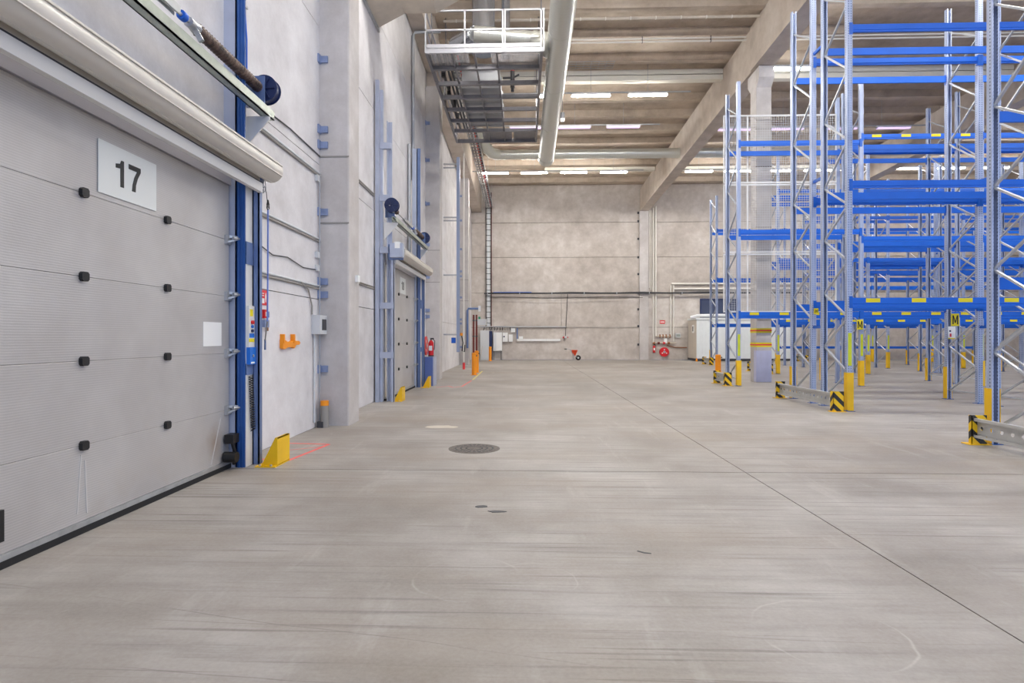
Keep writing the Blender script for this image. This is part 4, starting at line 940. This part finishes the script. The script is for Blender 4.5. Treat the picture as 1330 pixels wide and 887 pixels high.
RK['guard'] = B().box(-0.065, 0.065, -0.022, -0.012, 0.015, 0.78).box(-0.065, -0.056, -0.012, 0.10, 0.015, 0.78).box(0.056, 0.065, -0.012, 0.10, 0.015, 0.78).mesh('post_guard', 'guard_yellow')
RK['strip'] = B().box(-0.036, 0.036, -0.003, 0.0, 0.92, 1.58).mesh('marker_strip', 'strip_lime')
nodes_n = [0.77, 1.89, 3.04, 4.18, 5.49, 6.92, 8.28]; nodes_f = [0.20, 1.29, 2.44, 3.59, 4.72, 6.15, 7.63, 8.85]
def brace_mesh(za, zb): return B().bar((0, 0.06, za), (0, FD - 0.06, zb), 0.040, 0.028).mesh('brace', 'brace_steel')
BR = [brace_mesh(0.22, 0.22)]
for i in range(7): BR += [brace_mesh(nodes_n[i], nodes_f[i]), brace_mesh(nodes_n[i], nodes_f[i + 1])]
ORD = ['first', 'second', 'third', 'fourth', 'fifth', 'sixth', 'seventh']
def frame(x, y0, hkey, face, label, group):
    t = thing('rack_upright', (x, y0, 0), label, 'rack upright', group)
    inst('upright', RK[hkey], t); inst('upright', RK[hkey], t, (0, FD, 0), PI)
    inst('base_plate', RK['plate'], t); inst('base_plate', RK['plate'], t, (0, FD, 0), PI)
    for m in BR: inst('brace', m, t)
    loc, rz = ((0, 0, 0), 0) if face == 'near' else ((0, FD, 0), PI)
    inst('post_guard', RK['guard'], t, loc, rz)
    inst('marker_strip', RK['strip'], t, loc, rz)
    return t
def beam_meshes(L, hgt):
    key = ('beam', round(L, 3), hgt)
    if key not in RK:
        b = B().prism([(0.0, 0.0), (0.0, -hgt * 0.72), (0.012, -hgt * 0.76), (0.012, -hgt), (0.05, -hgt), (0.05, 0.0)], 'x', 0.056, L - 0.056)
        RK[key] = b.mesh('beam', 'rack_blue')
    return RK[key]
RK['conn'] = B().box(-0.012, 0.056, -0.006, 0.0, -0.21, 0.03).box(0.052, 0.058, 0.0, 0.05, -0.21, 0.03).mesh('end_connector', 'rack_connector')
RK['lab'] = B().box(-0.14, 0.14, -0.003, 0.0, -0.095, -0.012).mesh('location_label', 'label_yellow')
def rack_beam(i, y, face, ztop, hgt, labels, label, group):
    """beam between XS[i] and XS[i+1]; face 'near' looks to -Y, 'far' to +Y"""
    L = XS[i + 1] - XS[i]
    t = thing('rack_crossbar', (XS[i] if face == 'near' else XS[i + 1], y, ztop), label, 'crossbar', group, 0 if face == 'near' else PI)
    inst('profile', beam_meshes(L, hgt), t, (0, 0.012, 0))
    c = inst('end_connector', RK['conn'], t)
    c2 = bpy.data.objects.new('end_connector', RK['conn']); COL.objects.link(c2); c2.parent = t; c2.location = (L, 0, 0); c2.scale = (-1, 1, 1)
    if labels:
        for u in (0.45, 1.32, 2.2, 3.07): inst('location_label', RK['lab'], t, (u * (L / 3.55), 0.012, 0))
ROWS = [ # key, y0, first frame, bays, guard side, height, levels, description
    ('A', 7.39, 0, 1, 'far', 'u9.4', (2.33, 4.65, 7.80), 'rack row by the large-holed barrier'),
    ('B1', 12.00, 0, 3, 'near', 'u9.4', (2.29, 4.65, 7.80), 'near half of the long-barrier row'),
    ('B2', 13.46, 0, 3, 'far', 'u9.4', (2.29, 4.64, 7.80), 'far half of the long-barrier row'),
    ('C1', 18.08, 0, 4, 'near', 'u9.3', (2.26, 4.55, 7.65), 'short-barrier row before the column'),
    ('C2', 19.42, 1, 4, 'far', 'u9.3', (2.26, 4.55, 7.60), 'row right of the column'),
    ('D1', 23.90, 1, 4, 'near', 'u9.0', (2.20, 4.66, 7.43), 'near row behind the column'),
    ('D2', 25.12, 1, 4, 'far', 'u9.0', (2.20, 4.60, 7.40), 'far row behind the column'),
    ('E1', 28.35, 2, 4, 'near', 'u9.0', (2.20, 4.65, 7.24), 'deep row before the container'),
    ('E2', 31.40, 1, 6, 'far', 'u9.0', (2.20, 4.62, 7.22), 'deep row nearest the container'),
    ('F', 35.6, 3, 4, 'near', 'u9.0', (2.20, 4.53, 7.05), 'last row along the back wall'),
]
LV = ['low', 'middle', 'top']
for key, y0, i0, nb, face, hk, lev, desc in ROWS:
    for k in range(nb + 1):
        frame(XS[i0 + k], y0, hk, face, '%s grey upright from the aisle end, %s' % (ORD[k], desc), 'upright frames of the ' + desc)
    for k in range(nb):
        for li, z in enumerate(lev):
            if key == 'C1' and k == 0: z = (2.26, 4.77, 7.48)[li]
            for sd in ('near', 'far'):
                yy = y0 if sd == 'near' else y0 + FD
                labels = (li == 0 and sd == face) or (key == 'C1' and li == 2 and k == 1 and sd == 'near')
                rack_beam(i0 + k, yy, sd, z, 0.17 if li == 0 else 0.15, labels,
                          '%s blue bar, %s bay, %s side, %s' % (LV[li], ORD[k], 'near' if sd == 'near' else 'rear', desc), 'blue beams of the ' + desc)
for k in (2, 3, 4):
    rack_beam(k, 31.4 + FD, 'far', 0.99, 0.13, False, 'extra knee-high blue beam, %s bay, in the deep rack row by the container' % ORD[k - 2], 'knee-high beams by the container')
# row spacers
for (ya, yb, i0, n_, desc) in ((12.0 + FD, 13.46, 0, 3, 'double rack row behind the long barrier'), (23.9 + FD, 25.12, 1, 3, 'rack row behind the free column')):
    for k in range(n_):
        for z, zn in ((7.9, 'top'), (5.0, 'middle'), (1.72, 'low')):
            o = B().box(-0.02, 0.02, 0.004, yb - ya - 0.004, -0.03, 0.03).build('row_spacer', 'rack_connector', None, (XS[i0 + k], ya, z))
            tag(o, '%s blue row spacer at the %s frame, %s' % (zn, ORD[k], desc), 'spacer', 'blue row spacers of the ' + desc)

# end-of-row barriers
def holed_plate(L, z0, z1, pitch, r):
    b = B(); zc = (z0 + z1) / 2; n = 16; h2 = (z1 - z0) / 2; nh = int(L / pitch); p = L / nh
    for i in range(nh):
        yc = (i + 0.5) * p; sq = []; ci = []
        for k in range(n):
            a = 2 * PI * (k + 0.5) / n; c_, s_ = math.cos(a), math.sin(a); m = max(abs(c_), abs(s_))
            sq.append((yc + c_ / m * p / 2, zc + s_ / m * h2)); ci.append((yc + c_ * r, zc + s_ * r))
        vs = [(0, *q) for q in sq] + [(0, *q) for q in ci] + [(0.006, *q) for q in sq] + [(0.006, *q) for q in ci]
        fs = []
        for k in range(n):
            j = (k + 1) % n
            fs += [(k, j, n + j, n + k), (2 * n + k, 3 * n + k, 3 * n + j, 2 * n + j), (n + k, n + j, 3 * n + j, 3 * n + k)]
        b.add(vs, fs)
    return b
def barrier(x, y0, y1, label):
    t = thing('rack_barrier', (x, y0, 0), label, 'barrier'); L = y1 - y0
    holed_plate(L - 0.1, 0.11, 0.36, 0.16, 0.028).build('holed_web', 'barrier_steel', t, (0, 0.05, 0))
    B().box(-0.05, 0.006, 0.05, L - 0.05, 0.36, 0.367).box(-0.05, -0.044, 0.05, L - 0.05, 0.33, 0.36).build('upper_flange', 'barrier_steel', t)
    B().box(-0.05, 0.006, 0.05, L - 0.05, 0.103, 0.11).box(-0.05, -0.044, 0.05, L - 0.05, 0.11, 0.14).build('lower_flange', 'barrier_steel', t)
    for ye in (0.0, L - 0.06):
        e = B().prism([(-0.075, 0.012), (0.13, 0.012), (0.13, 0.41), (-0.075, 0.41)], 'y', ye, ye + 0.008).box(-0.075, -0.067, ye, ye + 0.13 if ye < 1 and ye == 0 else ye + 0.06, 0.012, 0.41).box(0.122, 0.13, ye, ye + 0.06, 0.012, 0.41)
        e.build('end_post', 'hazard_stripes', t)
        B().box(-0.12, 0.17, ye - 0.04, ye + 0.14, 0, 0.012).build('base_plate', 'guard_yellow', t)
barrier(6.30, 5.75, 8.40, 'long grey barrier with large round holes at the nearest rack end')
barrier(6.26, 11.9, 14.6, 'long perforated barrier with chevron ends protecting the double rack row')
barrier(6.22, 18.1, 19.2, 'short perforated barrier with chevron ends before the free column')
barrier(9.9, 23.9, 26.1, 'barrier with chevron end partly hidden behind the free column')
barrier(9.9, 31.3, 32.6, 'distant low barrier in front of the white container')
barrier(16.85, 35.5, 36.7, 'distant low barrier at the last rack row')

# safety mesh on the back of the short row
def mesh_panel(z0, z1, label):
    t = thing('mesh_panel', (6.5, 19.30, z0), label, 'mesh panel'); w_, h_ = 3.62, z1 - z0
    f = B().box(0, w_, -0.015, 0.015, 0, 0.04).box(0, w_, -0.015, 0.015, h_ - 0.04, h_)
    for x in (0, 0.76, w_ - 0.03): f.box(x, x + 0.03, -0.015, 0.015, 0.03, h_ - 0.03)
    f.build('frame', 'white', t)
    g = B(); x = 0.05
    while x < w_ - 0.04: g.box(x, x + 0.010, -0.004, 0.004, 0.02, h_ - 0.02); x += 0.075
    z = 0.06
    while z < h_ - 0.04: g.box(0.02, w_ - 0.02, 0.004, 0.012, z, z + 0.010); z += 0.075
    tag(g.build('wire_grid', 'wire_white', t), kind='stuff')
mesh_panel(6.50, 8.72, 'top white wire mesh panel on the rack back before the free column')
mesh_panel(4.24, 6.47, 'middle white wire mesh panel on the rack back before the free column')
mesh_panel(2.30, 4.21, 'lowest white wire mesh panel on the rack back before the free column')

# aisle signs and tags
def aisle_sign(loc, label, s='M', w_=0.19, h_=0.30, size=0.26):
    t = thing('aisle_sign', loc, label, 'sign')
    B().box(-w_ / 2, w_ / 2, 0, 0.006, -h_ / 2, h_ / 2).build('plate', 'label_yellow', t)
    if s == 'M':
        a_, b_ = w_ * 0.36, h_ * 0.36
        B().prism([(-a_, -b_), (-a_ + 0.03, -b_), (-a_ + 0.03, b_ * 0.45), (-0.012, -b_ * 0.7), (0.012, -b_ * 0.7), (a_ - 0.03, b_ * 0.45), (a_ - 0.03, -b_), (a_, -b_), (a_, b_), (a_ - 0.032, b_), (0, -b_ * 0.25), (-a_ + 0.032, b_), (-a_, b_)], 'y', -0.003, 0.0).build('lettering', 'black', t)
    else:
        lettering(s, size, 'black', t, (0, -0.003, 0.0), FACE_NY)
aisle_sign((10.36, 14.40, 1.91), 'yellow sign with black letter M beside the white notice on a rack upright')
aisle_sign((10.17, 18.05, 1.87), 'yellow sign with black letter M on the rack row before the free column')
aisle_sign((6.60, 13.44, 2.08), 'small yellow tag with black 20 on the long-barrier rack row', '20', 0.10, 0.13, 0.085)
t = thing('notice', (10.25, 14.36, 1.60), 'white notice with red and blue pictograms below the letter M sign', 'sign')
B().box(-0.085, 0.085, 0, 0.005, -0.15, 0.15).build('sheet', 'white', t)
B().box(-0.05, -0.01, -0.002, 0, -0.10, -0.02).build('red_mark', 'sign_red', t); B().box(-0.06, -0.02, -0.002, 0, 0.02, 0.06).build('blue_mark', 'navy', t); B().box(-0.085, 0.085, -0.002, 0, -0.15, -0.125).build('yellow_edge', 'label_yellow', t)

# ------------------------------------------------------------------ floor details
t = thing('manhole_cover', (-0.667, 7.84, 0), 'round cast iron manhole cover in the concrete floor', 'manhole cover')
B().cyl((0, 0, -0.01), (0, 0, 0.003), 0.345, n=40).build('frame_ring', 'cast_iron', t)
B().cyl((0, 0, 0.0), (0, 0, 0.006), 0.30, n=36).build('lid', 'cast_iron', t)
rg = B()
for r in (0.25, 0.18, 0.11):
    for k in range(24):
        a = 2 * PI * k / 24; rg.bar((r * math.cos(a), r * math.sin(a), 0.007), (r * math.cos(a + 0.16), r * math.sin(a + 0.16), 0.007), 0.02, 0.004)
tag(rg.build('tread_pattern', 'dark_grey', t), kind='stuff')
def flat(name, pts, mat, label, cat, z=0.002):
    o = B().prism(pts, 'z', 0.0, z).build(name, mat); tag(o, label, cat); return o
def blob(cx, cy, rx, ry, n=16, j=0.25): return [(cx + rx * math.cos(2 * PI * i / n) * random.uniform(1 - j, 1 + j), cy + ry * math.sin(2 * PI * i / n) * random.uniform(1 - j, 1 + j)) for i in range(n)]
flat('floor_patch', blob(-1.36, 9.72, 0.26, 0.16), 'stain_light', 'pale filler patch on the floor beyond the manhole cover', 'patch', 0.001)
flat('debris', blob(-0.37, 5.16, 0.055, 0.03, 9, 0.4), 'dark_grey', 'smaller of two dark scraps on the open floor', 'debris', 0.004)
flat('debris', blob(-0.22, 5.02, 0.075, 0.03, 9, 0.4), 'dark_grey', 'larger of two dark scraps on the open floor', 'debris', 0.004)
flat('debris', [(0.80, 4.13), (0.84, 4.10), (0.88, 4.085), (0.88, 4.075), (0.83, 4.085), (0.79, 4.12)], 'dark_grey', 'thin dark splinter lying alone on the open floor', 'debris', 0.003)
def stroke(pts, w_):
    b = B()
    for p, q in zip(pts, pts[1:]): b.bar((*p, 0.0006), (*q, 0.0006), w_, 0.0012)
    return b
o = stroke([(-2.95, 7.02), (-2.86, 7.0), (-2.72, 8.09), (-3.35, 8.15)], 0.05).bar((-3.45, 7.04, 0.0006), (-3.1, 7.08, 0.0006), 0.06, 0.0012).bar((-3.2, 7.6, 0.0006), (-2.75, 7.9, 0.0006), 0.02, 0.0012).build('floor_marking', 'paint_red'); tag(o, 'faded red paint lines on the floor behind the yellow guard of door 17', 'floor marking')
o = stroke([(-2.6, 17.3), (-2.3, 17.75), (-2.1, 17.3), (-1.88, 17.6), (-1.80, 20.0)], 0.05).build('floor_marking', 'paint_red'); tag(o, 'faded red paint line on the floor beyond door 18', 'floor marking')
o = stroke([(-1.79, 20.4), (-1.82, 25.5)], 0.06).build('floor_marking', 'paint_yellow'); tag(o, 'faded yellow paint line on the floor by the two bollards', 'floor marking')
